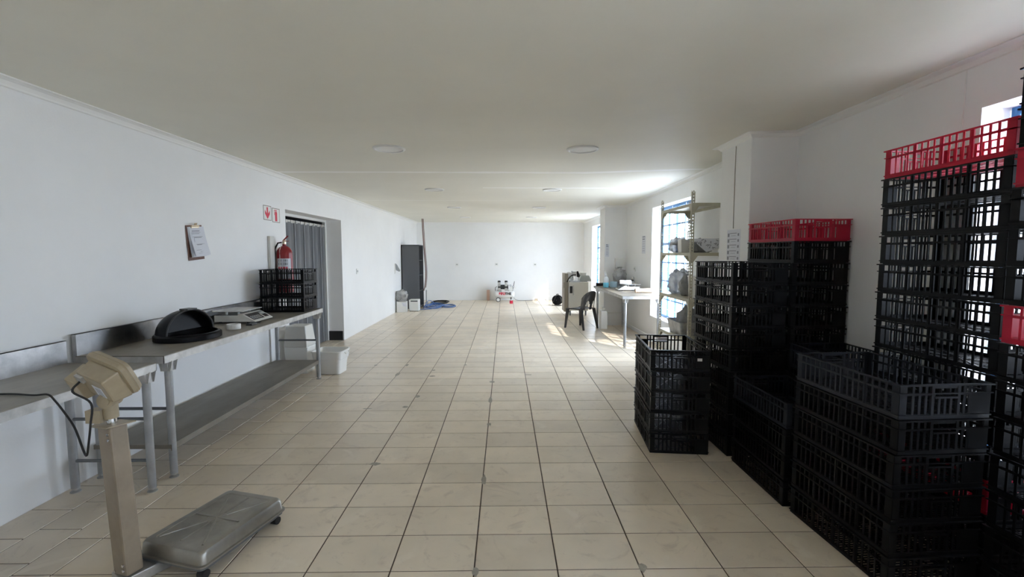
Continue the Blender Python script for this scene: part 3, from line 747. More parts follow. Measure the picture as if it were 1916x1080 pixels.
# post at the near left corner
pi = ps.matrix_basis.copy(); pi = (Matrix.Translation(ps.location) @ Matrix.Rotation(math.radians(-16), 4, 'Z')).inverted()
def L_(p): return pi @ Vector(p)
b0 = Vector((-1.832, 2.155, .055)); b1 = Vector((-1.895, 2.19, .775)); up = (b1-b0).normalized()
xa = Vector((math.cos(math.radians(-22)), math.sin(math.radians(-22)), 0)); xa = (xa-up*xa.dot(up)).normalized(); ya = up.cross(xa)
PM = pi @ basis(xa, ya, up, b0); Ln = (b1-b0).length
t = MB(); t.box(-.052, .052, -.038, .038, 0, Ln, PM); po = t.build('post', M['post'], ps, bevel=.010)
t = MB()
for (lx, lz) in ((.034,.03),(.034,.055),(-.034,.02),(.034,Ln-.035),(.034,Ln-.062)): t.cyl(PM@Vector((lx,-.039,lz)), PM@Vector((lx,-.043,lz)), .007, 12)
t.build('bolt', M['chrome'], po)
t = MB(); t.box(-.06, .06, -.05, .36, 0, .05, pi @ basis(Vector((.85,-.53,0)), Vector((.53,.85,0)), (0,0,1), (-1.835,2.16,.004))); t.build('post_bracket', M['galv'], ps, bevel=.004)
t = MB(); t.prism([(-.085,-.05,0),(.065,-.06,0),(.085,.055,0),(-.05,.06,0),(-.11,.0,0)], (0,0,.005), PM @ Matrix.Translation((0,0,Ln))); t.build('top_plate', M['beige'], po)
# head
hm = thing('x', '', 'x'); bpy.data.objects.remove(hm)
hb = MB(); nk = b1+up*.005
hb.cyl(pi@nk, pi@(nk+up*.035), .020, 18); hn = hb.build('neck_pin', M['chrome'], ps, smooth=True)
t = MB(); t.cyl(pi@(nk+up*.03), pi@(nk+Vector((-.002,0,.115))), .030, 20)
pv = nk+Vector((-.002,0,.120)); nf = Vector((-.25,-1,.1)).normalized()
pf = Vector((.10,-1,0)).normalized(); t.cyl(pi@(pv+pf*.035), pi@(pv-pf*.035), .036, 24); t.cyl(pi@(pv+pf*.042), pi@(pv+pf*.03), .022, 24)
t.box(-.035, .035, -.03, .03, -.015, .045, pi @ Matrix.Translation(nk+Vector((-.055,-.01,.03)))); t.build('swivel', M['beige'], ps, smooth=True)
n_ = Vector((.40,.80,.46)).normalized(); w_ = Vector((-.83,.50,.28)); w_ = (w_-n_*w_.dot(n_)).normalized(); u_ = n_.cross(w_)
hc = pv+Vector((-.005,.01,.115))
HM = pi @ basis(w_, u_, n_, hc)
t = MB(); rings = [rr(.24,.155,.03,.0), rr(.262,.175,.035,.004), rr(.268,.182,.035,.022), rr(.262,.176,.035,.024), rr(.262,.176,.035,.028), rr(.266,.180,.035,.030), rr(.250,.165,.035,.048), rr(.22,.14,.03,.052)]
k = len(rings[0]); vs = [p for r in rings for p in r]; fs = []
for i in range(len(rings)-1):
    for j in range(k): fs.append((i*k+j, i*k+(j+1)%k, (i+1)*k+(j+1)%k, (i+1)*k+j))
fs += [tuple(range(k))[::-1], tuple((len(rings)-1)*k+j for j in range(k))]
t.add(vs, fs, HM); hd = t.build('display_head', M['beige'], ps, smooth=True)
t = MB(); t.taper(-.105, .085, -.075, .055, -.075, .002, -.012, -.012, HM); t.build('rear_housing', M['beige'], hd, bevel=.008)
t = MB(); t.taper(.070, .160, -.095, .010, -.105, -.005, -.015, -.01, HM); t.build('battery_box', M['beige'], hd, bevel=.006)
t = MB(); t.box(-.066, .0, -.058, .005, -.0765, -.0750, HM); lb = t.build('rating_label', M['paper'], hd)
t = MB()
for i in range(5): t.box(-.056, -.012, -.052+.01*i, -.049+.01*i, -.0771, -.0765, HM)
t.build('label_print', M['ink'], lb)
t = MB(); t.box(.035, .085, .008, .045, -.088, -.07, HM); t.build('connector', M['galv'], hd, bevel=.003)
t = MB(); t.box(-.105, .105, -.06, .06, .052, .0535, HM); t.build('keypad', M['screen'], hd)
# cable: from head, down behind the post, loops up on to the near table
def smooth_path(P, n=8):
    P = [Vector(p) for p in P]; P = [P[0]*2-P[1]]+P+[P[-1]*2-P[-2]]; out = []
    for i in range(1, len(P)-2):
        for k in range(n):
            t_ = k/n; a, b, c, d = P[i-1], P[i], P[i+1], P[i+2]
            out.append(.5*((2*b)+(-a+c)*t_+(2*a-5*b+4*c-d)*t_*t_+(-a+3*b-3*c+d)*t_**3))
    out.append(P[-2]); return out
con = pi.inverted() @ (HM @ Vector((.06,.015,-.086)))
ca = smooth_path([con, con+Vector((-.01,-.03,-.04)), (-1.935,2.13,.90), (-1.935,2.12,.80), (-1.96,2.13,.70), (-1.99,2.15,.64), (-2.05,2.20,.64), (-2.14,2.26,.73), (-2.22,2.30,.79), (-2.285,2.32,.85), (-2.32,2.32,.884), (-2.40,2.33,.878), (-2.55,2.36,.8758), (-2.70,2.34,.8758), (-2.80,2.25,.8758)], 6)
t = MB(); t.tube([pi@p for p in ca], .0048, 8); t.build('cord', M['rubber'], ps, smooth=True)

# ------------------------------------------------------------------ white tub and bin by the doorway
tb = thing('storage_tub', 'white plastic tub on the floor at the end of the long table', 'tub', (-2.335, 6.12, 0), math.radians(-4)); tb.scale = (.9, .95, 1)
t = MB(); rings = [rr(.34,.26,.04,0), rr(.36,.28,.045,.005), rr(.39,.31,.05,.19), rr(.42,.34,.055,.20), rr(.44,.36,.055,.295), rr(.46,.38,.06,.30), rr(.46,.38,.06,.312), rr(.42,.34,.05,.312), rr(.40,.32,.05,.19), rr(.33,.25,.04,.01)]
k = len(rings[0]); vs = [p for r in rings for p in r]; fs = []
for i in range(len(rings)-1):
    for j in range(k): fs.append((i*k+j, i*k+(j+1)%k, (i+1)*k+(j+1)%k, (i+1)*k+j))
fs += [tuple(range(k))[::-1], tuple((len(rings)-1)*k+j for j in range(k))]
t.add(vs, fs); t.build('tub_body', M['plug'], tb, smooth=True)
t = MB()
for s in (-1, 1): t.tube([(s*.235,-.06,.29),(s*.255,-.06,.27),(s*.255,.06,.27),(s*.235,.06,.29)], .006, 6)
t.build('handle', M['plug'], tb)
wbn = thing('tapered_bin', 'tall white bin with a beige hood beside the doorway, behind the table end', 'bin', (-2.755, 6.16, 0), 0)
t = MB(); t.taper(-.14, .13, -.12, .12, 0, .36, -.02, -.02); t.build('bin_body', M['plug'], wbn, bevel=.01)
t = MB(); t.taper(-.16, .15, -.15, .15, .36, .64, .03, .03); t.build('hood', M['offwhite'], wbn, bevel=.01)

# ------------------------------------------------------------------ far left corner
lk = thing('cabinet', 'tall dark grey open cabinet in the far left corner', 'cabinet', (-2.70, 13.52, 0))
t = MB(); w2, d2, hh = .25, .34, 1.835
t.box(-w2, w2, -d2, -d2+.018, 0, hh); t.box(-w2, w2, d2-.018, d2, 0, hh); t.box(-w2, -w2+.015, -d2, d2, 0, hh); t.box(-w2, w2, -d2, d2, hh-.02, hh); t.box(-w2, w2, -d2, d2, .04, .06)
t.build('carcass', M['locker'], lk)
for z in (.5, .95, 1.38):
    t = MB(); t.box(-w2+.015, w2-.02, -d2+.018, d2-.018, z, z+.015); t.build('shelf', M['locker'], lk)
t = MB(); t.box(.0, .06, 0, .05, 0, .04); 
for i, (z, y) in enumerate(((.515,-.28),(.965,-.30))):
    t = MB(); t.taper(0, .07, 0, .06, 0, .07, .01, .01); tag(t.build('small_box', M['plug'], loc=(-2.54, 13.52+y, z+.0005)), ['small white carton on the lower shelf of the dark cabinet', 'small white carton on the middle shelf of the dark cabinet'][i], 'carton', 'small cartons in the cabinet')
cpath = smooth_path([(-2.42,13.60,2.60),(-2.40,13.58,2.2),(-2.37,13.55,1.75),(-2.33,13.52,1.25),(-2.32,13.50,.95),(-2.345,13.48,.65),(-2.38,13.48,.50)], 6)
t = MB(); t.tube(cpath, .016, 8); t.tube([p+Vector((.03,.02,0)) for p in cpath[:-4]], .010, 8); tag(t.build('hanging_cable', mat('brown_cable', (.22,.13,.11), .5), smooth=True), 'brown cable hanging from the ceiling beside the dark cabinet', 'cable')
ct = thing('carton', 'white carton on the floor by the far left wall, under a plastic bag', 'carton', (-2.80, 12.50, 0), .05)
t = MB(); t.box(-.13, .13, -.12, .12, 0, .29); t.build('box_body', M['plug'], ct, bevel=.004)
t = MB(); t.prism([(.0,-.125,.27),(.13,-.125,.27),(.15,-.16,.16),(.05,-.14,.17)], (0,.003,0)); t.build('flap', M['paper'], ct)
t = MB(); t.blob((-2.82, 12.52, .29+.135), .17, .13, .18, .22, 2.5, 3); tag(t.build('plastic_bag', M['bag'], smooth=True), 'crumpled clear plastic bag sitting on a white carton', 'bag')
dv = thing('white_appliance', 'white box-shaped appliance on the floor before the dark cabinet', 'appliance', (-2.50, 12.72, 0), .0)
t = MB(); t.box(-.135, .125, -.13, .13, .008, .325); t.build('housing', M['white'], dv, bevel=.015)
t = MB(); t.box(-.09, .10, -.1305, -.129, .27, .30); t.build('dark_slot', M['dark'], dv)
t = MB(); [t.box(x-.015, x+.015, y-.015, y+.015, 0, .01) for x in (-.1,.1) for y in (-.1,.1)]; t.build('foot', M['rubber'], dv)
# hoses
t = MB()
for j, (rx_, ry_) in enumerate(((.26,.22),(.24,.25),(.28,.2),(.22,.2))):
    t.tube([(-2.14+.03*j+rx_*math.cos(a)*(1+.04*math.sin(3*a+j)), 13.55+.05*j+ry_*2*math.sin(a), .013+.014*j+.012*math.sin(2*a+j)+.012) for a in [2*math.pi*k/36 for k in range(36)]], .011, 7, closed=True)
t.tube(smooth_path([(-2.36,13.3,.012),(-2.30,13.2,.10),(-2.22,13.4,.22),(-2.1,13.6,.12),(-1.98,13.3,.02)], 6), .010, 7)
t.tube(smooth_path([(-2.50,13.02,.012),(-2.42,12.95,.012),(-2.25,13.0,.012),(-2.1,13.1,.012)], 6), .010, 7)
tag(t.build('hose_coil', M['blueh'], smooth=True), 'loose coil of blue hose on the floor beside the dark cabinet', 'hose')
t = MB(); t.tube([(-1.68+.20*math.cos(a), 13.75+.30*math.sin(a), .012) for a in [2*math.pi*k/32 for k in range(32)]], .011, 7, closed=True)
t.tube([(-1.68+.18*math.cos(a), 13.77+.27*math.sin(a), .03) for a in [2*math.pi*k/32 for k in range(32)]], .010, 7, closed=True)
tag(t.build('hose_ring', M['blueh'], smooth=True), 'small blue hose ring lying apart on the far floor', 'hose')
t = MB()
for j in range(3): t.tube([(-2.12+.03*j+.26*math.cos(a), 14.75+.36*math.sin(a), .012+.018*j) for a in [2*math.pi*k/28 for k in range(28)]], .012, 6, closed=True)
tag(t.build('cable_coil', M['rubber'], smooth=True), 'black cable coil on the floor by the far wall', 'cable')
t = MB(); t.cyl((0,0,0), (0,0,.012), .06, 20); t.cyl((0,0,.012), (0,.0,.42), .014, 10); tag(t.build('short_rod', M['darkpipe'], loc=(-2.52, 14.72, 0)), 'short dark rod standing upright beside the black cable coil', 'rod')

# ------------------------------------------------------------------ far wall: compressor, timber, can, plug, reel
cpz = thing('air_compressor', 'white air compressor on wheels standing against the far wall', 'compressor', (-.02, 15.18, 0))
t = MB(); prof = [(.001,-.34),(.07,-.335),(.12,-.30),(.135,-.26),(.135,.26),(.12,.30),(.07,.335),(.001,.34)]
t.lathe(prof, n=28, M=Matrix.Translation((0,0,.235)) @ Matrix.Rotation(math.pi/2, 4, 'Y')); t.build('tank', M['white'], cpz, smooth=True)
for s in (-1, 1):
    t = MB(); t.cyl((-.20,s*.15,.075), (-.20,s*.19,.075), .075, 24); wl_ = t.build('wheel', M['rubber'], cpz, smooth=True)
    t = MB(); t.cyl((-.20,s*.148,.075), (-.20,s*.193,.075), .055, 24); t.build('hub', M['white'], wl_, smooth=True)
t = MB(); t.cyl((-.20,-.19,.075), (-.20,.19,.075), .01, 8); t.build('axle', M['galv'], cpz)
t = MB()
for s in (-1, 1): t.cyl((.22,s*.10,.0), (.22,s*.09,.16), .018, 10)
t.build('foot', M['rubber'], cpz)
t = MB(); t.box(-.24, .16, -.09, .09, .365, .385); t.build('motor_plate', M['galv'], cpz)
t = MB(); t.cyl((-.21,0,.48), (.13,0,.48), .075, 24); t.build('motor', M['rubber'], cpz, smooth=True)
for x in (-.17, .06):
    t = MB(); t.box(x-.045, x+.045, -.07, .03, .39, .61); t.cyl((x,-.02,.60), (x,-.02,.64), .045, 16); pm = t.build('pump_head', M['galv'], cpz, bevel=.006)
    t = MB(); t.lathe([(.052,0),(.052,.02),(.04,.05),(.001,.055)], (x,-.02,.64), 18); t.build('filter_cap', M['rubber'], pm, smooth=True)
t = MB(); t.box(-.09, .01, -.14, -.04, .33, .40); t.build('terminal_box', M['plug'], cpz)
t = MB(); t.box(.18, .28, -.07, .05, .37, .50); t.cyl((.23,-.02,.50), (.23,-.02,.56), .012, 10); t.cyl((.28,-.02,.45), (.38,-.02,.45), .010, 8); t.cyl((.33,-.02,.45), (.33,-.02,.60), .008, 8); t.build('regulator', M['plug'], cpz)
for (x, z) in ((.20,.53),(.29,.50)):
    t = MB(); t.cyl((x,-.07,z), (x,-.10,z), .03, 18); gg = t.build('gauge', M['rubber'], cpz)
    t = MB(); t.cyl((x,-.1005,z), (x,-.102,z), .023, 18); t.build('dial', M['paper'], gg)
t = MB(); t.tube([(-.30,0,.36),(-.30,-.02,.46),(-.24,-.03,.50)], .008, 8); t.tube([(.27,-.05,.34),(.30,-.05,.50),(.33,-.05,.66),(.33,.02,.66)], .009, 8); t.build('handle_bar', M['rubber'], cpz)
RX = Matrix.Rotation(math.pi/2, 4, 'X')
t = xf(text_mb('BRU', .11, .003, .006), Matrix.Translation((-.075,-.137,.265)) @ RX); t.build('red_lettering', M['signred'], cpz)
t = xf(text_mb('THE', .11, .003, .006), Matrix.Translation((.125,-.137,.265)) @ RX); t.build('dark_lettering', M['screen'], cpz)
t = MB(); t.box(-.05, .05, -.02, .02, 0, .36); tag(t.build('timber_offcut', M['pinkwood'], bevel=.003, loc=(-.565, 15.50, 0)), 'pinkish timber offcut leaning upright by the compressor', 'timber')
can = thing('red_can', 'small red can on the floor in front of the compressor', 'can', (.20, 14.56, 0))
t = MB(); t.lathe([(.05,0),(.052,.004),(.052,.09),(.05,.095)], n=20); t.build('can_body', M['signred'], can, smooth=True)
t = MB(); t.cyl((0,0,.095), (0,0,.125), .03, 16); t.build('lid', M['plug'], can)
pg = thing('plug_block', 'small brown plug adapter with cord on the floor by the far wall', 'plug', (1.05, 15.42, 0))
t = MB(); t.box(-.05, .05, -.04, .04, 0, .07); t.build('adapter', M['brownp'], pg, bevel=.004)
t = MB(); t.tube(smooth_path([(-.05,0,.02),(-.3,-.02,.008),(-.6,0,.008),(-.72,.03,.06),(-.76,.03,.14),(-.74,-.1,.24)], 6), .006, 6); t.build('cord', M['darkpipe'], pg)
rl = thing('cable_reel', 'black cable reel on its stand at the far end of the floor', 'cable reel', (1.60, 13.95, 0), math.radians(60))
for s in (-1, 1):
    t = MB(); t.lathe([(.001,0),(.14,0),(.15,.006),(.14,.012),(.001,.012)], n=30, M=Matrix.Translation((s*.07,0,.17)) @ Matrix.Rotation(math.pi/2, 4, 'Y')); t.build('flange', M['black'], rl, smooth=True)
t = MB(); t.cyl((-.065,0,.17), (.065,0,.17), .11, 24); t.build('cable_winding', M['rubber'], rl)
t = MB()
for s in (-1, 1): t.tube([(s*.10,-.13,.01),(s*.10,.13,.01),(s*.10,.10,.10),(s*.10,0,.30),(s*.06,0,.345)], .010, 8)
t.tube([(-.10,0,.17),(.10,0,.17)], .012, 8); t.tube([(-.06,0,.345),(.06,0,.345)], .014, 8); t.tube([(-.10,-.13,.01),(.10,-.13,.01)], .010, 8); t.build('stand', M['rubber'], rl, smooth=True)

# ------------------------------------------------------------------ black chair
ch = thing('chair', 'black moulded plastic chair standing by the far right table', 'chair', (1.63, 9.74, 0), math.radians(40))
# local: front = +y, seat 0.43 high
t = MB(); n = 12
def seat_pt(u, v):   # u -1..1 across, v 0..1 back to front
    w2 = .20+.03*v
    return Vector((u*w2, -.20+.42*v, .435-.012*(1-u*u)*math.sin(math.pi*v)-(.02*v**6)))
vs = []; fs = []
for th in (0, -.006):
    for j in range(n+1):
        for i in range(n+1): p = seat_pt(-1+2*i/n, j/n); vs.append(p+Vector((0,0,th)))
q = (n+1)*(n+1)
for j in range(n):
    for i in range(n):
        a = j*(n+1)+i; fs += [(a, a+1, a+n+2, a+n+1), (q+a, q+a+n+1, q+a+n+2, q+a+1)]
for i in range(n):
    a = i; fs.append((a, q+a, q+a+1, a+1)); a = n*(n+1)+i; fs.append((a, a+1, q+a+1, q+a))
    a = i*(n+1); fs.append((a, a+n+1, q+a+n+1, q+a)); a = i*(n+1)+n; fs.append((a, q+a, q+a+n+1, a+n+1))
t.add(vs, fs)
t.tube([seat_pt(-1,0)+Vector((0,0,-.008))]+[seat_pt(-1, k/8)+Vector((0,0,-.01)) for k in range(1,9)]+[seat_pt(-1+2*k/8, 1)+Vector((0,0,-.012)) for k in range(1,9)]+[seat_pt(1, 1-k/8)+Vector((0,0,-.01)) for k in range(1,9)], .014, 8)
t.build('seat', M['rubber'], ch, smooth=True)
# curved back with two openings
t = MB(); nu, nv = 28, 16
def back_pt(u, v, th=0):      # u -1..1, v 0..1 up
    a = u*math.radians(62); r = .235+.0*v; top = 1
    z = .42+v*(.385*(1-.42*abs(u)**2.6))
    return Vector(((r+th)*math.sin(a)*1.0, -.06-(r+th)*math.cos(a)*.78-.07*v*(1-.4*abs(u)), z))
idx = {}; vs = []; fs = []
def solid(i, j):
    u = -1+2*(i+.5)/nu; v = (j+.5)/nv
    for c in (-.36, .36):
        if ((u-c)/.20)**2+((v-.16)/.36)**2 < 1: return False
    return True
for th in (0, .008):
    for j in range(nv+1):
        for i in range(nu+1): vs.append(back_pt(-1+2*i/nu, j/nv, th))
q = (nu+1)*(nv+1)
for j in range(nv):
    for i in range(nu):
        if not solid(i, j): continue
        a = j*(nu+1)+i; fs += [(a, a+nu+1, a+nu+2, a+1), (q+a, q+a+1, q+a+nu+2, q+a+nu+1)]
        if j == 0 or not solid(i, j-1): fs.append((a, a+1, q+a+1, q+a))
        if j == nv-1 or not solid(i, j+1): b = a+nu+1; fs.append((b, q+b, q+b+1, b+1))
        if i == 0 or not solid(i-1, j): fs.append((a, q+a, q+a+nu+1, a+nu+1))
        if i == nu-1 or not solid(i+1, j): b = a+1; fs.append((b, b+nu+1, q+b+nu+1, q+b))
t.add(vs, fs); t.tube([back_pt(-1+2*k/20, 1, .004) for k in range(21)], .009, 8)
t.build('backrest', M['rubber'], ch, smooth=True)
for (sx, sy, fx, fy) in ((-1,1,-.245,.235),(1,1,.245,.235),(-1,-1,-.225,-.265),(1,-1,.225,-.265)):
    t = MB(); tx, ty = sx*.205, (.195 if sy > 0 else -.17)
    a = Vector((fx, fy, 0)); b = Vector((tx, ty, .43))
    s0, s1 = .017, .028
    vs = [a+Vector((dx*s0, dy*s0, 0)) for dx, dy in ((-1,-1),(1,-1),(1,1),(-1,1))]+[b+Vector((dx*s1, dy*s1, 0)) for dx, dy in ((-1,-1),(1,-1),(1,1),(-1,1))]
    t.add(vs, [(0,3,2,1),(4,5,6,7),(0,1,5,4),(1,2,6,5),(2,3,7,6),(3,0,4,7)]); t.build('leg', M['rubber'], ch, bevel=.005)

# ------------------------------------------------------------------ packing machine behind the chair
mc = thing('packing_machine', 'pale steel packing machine on castors beside the far window', 'machine', (1.86, 11.90, 0), 0)
t = MB(); t.box(-.24, .27, -.26, .28, .13, .86); t.build('cabinet_body', M['offwhite'], mc, bevel=.012)
t = MB(); t.box(-.34, -.245, -.22, .26, .10, 1.08); t.build('side_column', M['brownp'], mc, bevel=.004)
t = MB(); t.box(-.37, -.25, -.30, -.222, .72, .86); t.build('control_box', M['brownp'], mc, bevel=.003)
t = MB(); t.box(-.21, -.14, -.266, -.26, .58, .76); t.build('switch_panel', M['dark'], mc)
t = MB(); t.tube([(-.12,-.27,.78),(-.12,-.30,.76),(-.12,-.30,.56),(-.12,-.27,.54)], .010, 8); t.build('door_handle', M['galv'], mc)
t = MB(); t.box(-.20, .06, -.24, .26, .86, .885); t.box(-.18, -.16, -.2, .2, .885, .97); t.box(.0, .02, -.2, .2, .885, .97); t.build('work_plate', M['steel'], mc)
t = MB(); t.tube(smooth_path([(-.28,-.22,.86),(-.22,-.24,.98),(-.14,-.24,1.04),(-.05,-.22,1.05)], 6), .014, 8); t.build('black_handle', M['rubber'], mc, smooth=True)
t = MB(); t.cyl((-.21,-.02,1.02), (-.21,.12,1.02), .09, 24); t.build('film_roll', M['plug'], mc, smooth=True)
t = MB(); t.cyl((-.12,0,.885), (-.12,0,1.14), .018, 12); t.cyl((-.09,0,.885), (-.09,0,1.13), .012, 12); t.build('column_rod', M['chrome'], mc)
t = MB(); t.box(-.09, .0, 0, .12, 1.0, 1.13); t.build('motor_cover', M['white'], mc, bevel=.01)
t = MB(); t.lathe([(.02,0),(.045,.02),(.035,.10),(.02,.16),(.015,.16)], (0,0,0), 16, M=Matrix.Translation((.04,-.12,.98)) @ Matrix.Rotation(math.radians(-14), 4, 'Y')); t.build('black_knob', M['rubber'], mc, smooth=True)
t = MB(); t.taper(.05, .38, -.10, .26, .875, 1.02, .06, .04); t.box(.05, .27, -.10, .26, .86, .875); t.build('hood', M['lcd'], mc, bevel=.01)
t = MB(); t.box(.08, .26, .0, .20, 1.02, 1.10); t.build('white_tray', M['white'], mc, bevel=.01)
for x in (-.19, .21):
    for y in (-.20, .22):
        t = MB(); t.cyl((x-.015,y,.045), (x+.015,y,.045), .045, 18); t.box(x-.022, x+.022, y-.02, y+.02, .05, .13); t.build('castor', M['darkpipe'], mc, smooth=False)
t = MB(); t.box(-.19, .21, -.20, .22, .14, .145); 
t = MB(); t.cyl((-.11,0,0), (.11,0,0), .032, 18); tag(t.build('black_roll', M['rubber'], smooth=True, loc=(2.10, 9.97, .9225)), 'short black roll on the back end of the far right table', 'roll')

# ------------------------------------------------------------------ things on the right table
TZ = .8904
sb = thing('sanitiser_bottle', 'clear pump bottle half filled with blue gel on the far right table', 'bottle', (2.10, 9.50, TZ))
t = MB(); t.lathe([(.055,0),(.058,.01),(.058,.10)], n=22); t.build('blue_gel', M['aqua'], sb, smooth=True)
t = MB(); t.lathe([(.058,.10),(.058,.17),(.045,.205),(.022,.225),(.022,.24)], n=22); t.build('bottle_body', M['clear'], sb, smooth=True)
t = MB(); t.cyl((0,0,.24), (0,0,.265), .026, 16); t.cyl((0,0,.265), (0,0,.31), .008, 8); t.box(-.05, .012, -.01, .01, .305, .32); t.build('pump', M['plug'], sb)
tn = thing('measuring_jug', 'pale blue jug beside the sanitiser bottle', 'jug', (2.27, 9.55, TZ), 0)
t = MB(); t.lathe([(.068,0),(.07,.004),(.078,.115),(.074,.115),(.066,.006)], n=24); t.build('jug_body', M['paleblue'], tn, smooth=True)
t = MB(); t.tube([(-.075,0,.10),(-.12,0,.09),(-.12,0,.04),(-.07,0,.02)], .007, 8); t.build('handle', M['plug'], tn)
bb = thing('blue_bottle', 'small blue-labelled bottle with dark cap behind the right scale', 'bottle', (2.55, 9.12, TZ))
t = MB(); t.lathe([(.044,0),(.046,.006),(.046,.12),(.03,.145),(.018,.15)], n=20); t.build('bottle_body', M['clear'], bb, smooth=True)
t = MB(); t.lathe([(.0465,.03),(.0468,.031),(.0468,.11),(.0465,.111)], n=20); t.build('label_band', M['bluelab'], bb, smooth=True)
t = MB(); t.cyl((0,0,.15), (0,0,.18), .020, 14); t.build('cap', M['rubber'], bb)
t = MB(); t.cyl((0,0,0), (.30,.0,0), .040, 22); t.cyl((-.004,0,0), (.304,0,0), .018, 14); tag(t.build('wrap_roll', M['card'], smooth=True, loc=(2.33, 8.16, TZ+.0405)), 'brown paper roll lying beside the right scale', 'roll')
t = MB(); t.cyl((-.11,0,0), (.11,0,0), .036, 20); t.box(-.11, .11, -.04, .05, -.034, -.015); tag(t.build('towel_roll', M['paper'], smooth=True, bevel=.002, loc=(2.30, 8.72, TZ+.124+.0365)), 'white paper roll resting on the plate of the right scale', 'roll')
bk = MB(); bk.taper(-.16, .16, -.10, .10, 0, .10, .02, .02); tag(bk.build('black_case', M['darkpipe'], bevel=.01, loc=(2.40, 9.72, TZ)), 'low dark case against the pillar on the far right table', 'case')
bg_ = MB(); bg_.blob((2.44, 9.74, TZ+.10+.12), .15, .09, .16, .25, 3.5, 11); tag(bg_.build('packaging_bag', M['bag'], smooth=True), 'shiny crumpled packaging bag on the dark case', 'bag')
hd_ = thing('handheld_scanner', 'black handle with pale tip leaning beside the blue bottle', 'tool', (2.60, 9.42, TZ))
t = MB(); t.tube([(-.10,0,.012),(-.02,0,.10),(.03,0,.17)], .014, 8); t.build('handle', M['rubber'], hd_, smooth=True)
t = MB(); t.blob((.035,0,.195), .03,.025,.035,.05,1,2,False); t.build('tip', M['plug'], hd_, smooth=True)
ds = thing('soap_dispenser', 'white soap dispenser fixed to the far pillar above the table', 'dispenser', (2.50, 10.10, 1.27))
t = MB(); t.taper(-.08, .08, -.10, -.0005, 0, .22, -.012, 0); t.build('cover', M['white'], ds, bevel=.012)
t = MB(); t.box(-.05, .05, -.115, -.09, .0, .03); t.build('lever', M['lcd'], ds)
jc = thing('jerrycan', 'tall white jerrycan on the floor under the far right table', 'container', (2.08, 9.62, 0))
t = MB(); t.box(-.07, .07, -.10, .10, 0, .40); t.build('can_body', M['plug'], jc, bevel=.02)
t = MB(); t.cyl((0,0,.40), (0,0,.44), .03, 16); t.tube([(-.0,-.02,.40),(0,.02,.46),(0,.09,.46),(0,.095,.39)], .010, 8); t.build('cap', M['plug'], jc)

# papers
def notice(label, face, u0, u1, z0, z1, strips=0, plane='x', col='paper'):
    if plane == 'x': o = thing('notice_sheet', label, 'notice', (face, (u0+u1)/2, (z0+z1)/2), math.pi)
    else: o = thing('notice_sheet', label, 'notice', ((u0+u1)/2, face, (z0+z1)/2), -math.pi/2)
    w2, h2 = abs(u1-u0)/2, (z1-z0)/2
    t = MB(); t.box(.0005, .0015, -w2, w2, -h2, h2); t.build('sheet', M[col], o)
    t = MB()
    if strips:
        for i in range(strips):
            z = h2-(i+.7)*2*h2/strips*.95
            t.box(.0015, .002, -w2*.6, w2*.45, z, z+.006); t.box(.0015, .002, -w2*.9, -w2*.65, z-.03, z+.004); t.box(.0015, .002, w2*.6, w2*.8, z-.025, z); t.box(.0015, .002, -w2*.4, w2*.3, z-.022, z-.019)
    else:
        for i in range(7):
            z = h2-.03-i*2*(h2-.02)/7; t.box(.0015, .002, -w2*.7, w2*random.uniform(.2,.7), z, z+(.02 if i < 2 else .006))
    t.build('print', M['ink'], o)
notice('plastic sleeve of five printed strips taped to the near pillar', 2.24, 4.36, 4.62, 1.53, 1.83, 5)
notice('printed notice on the right wall between the far pillar and shelving', XR, 8.72, 8.95, 1.59, 1.93)
notice('narrow paper strip taped to the far pillar', 10.10, 2.21, 2.29, 1.52, 1.80, plane='y')
t = MB(); t.tube([(2.236, 4.50, 1.84), (2.236, 4.505, 2.3), (2.236, 4.50, 2.63)], .003, 6); struct(t.build('trim_4', M['brownp']))
t = MB(); t.tube([(XR-.004, 2.70, 2.65), (XR-.004, 2.705, 2.3), (XR-.004, 2.71, 1.9)], .004, 6); struct(t.build('trim_5', M['plug']))

# ------------------------------------------------------------------ shelving rack
RX0, RX1, RY0, RY1 = 2.20, 2.62, 5.43, 6.50
rk = thing('shelving_rack', 'cream slotted-angle shelving rack in front of the middle window', 'shelving', ((RX0+RX1)/2, (RY0+RY1)/2, 0))
cx, cy = (RX0+RX1)/2, (RY0+RY1)/2; RT = 2.32
for sx in (-1, 1):
    for sy in (-1, 1):
        p = MB(); x, y = sx*(RX1-RX0)/2, sy*(RY1-RY0)/2; wf_ = .036; th = .0025; pit = .038
        # flange facing -x/+x (runs along y) with slots
        def flange(along):
            z = 0.0
            while z < RT-.001:
                z1 = min(z+pit, RT)
                if along == 'y':
                    a, b_ = (y, y-sy*wf_); a, b_ = min(a, b_), max(a, b_); xa_, xb_ = sorted((x, x-sx*th)); c1 = a+wf_*.36; c2 = a+wf_*.64
                    p.box(xa_, xb_, a, c1, z, z1); p.box(xa_, xb_, c2, b_, z, z1); p.box(xa_, xb_, c1, c2, z, z+pit*.45)
                else:
                    a, b_ = (x, x-sx*wf_); a, b_ = min(a, b_), max(a, b_); ya_, yb_ = sorted((y, y-sy*th)); c1 = a+wf_*.36; c2 = a+wf_*.64
                    p.box(a, c1, ya_, yb_, z, z1); p.box(c2, b_, ya_, yb_, z, z1); p.box(c1, c2, ya_, yb_, z, z+pit*.45)
                z = z1
        flange('y'); flange('x')
        p.build('post', M['rack'], rk)
SH = [.535, 1.045, 1.605, 2.19]
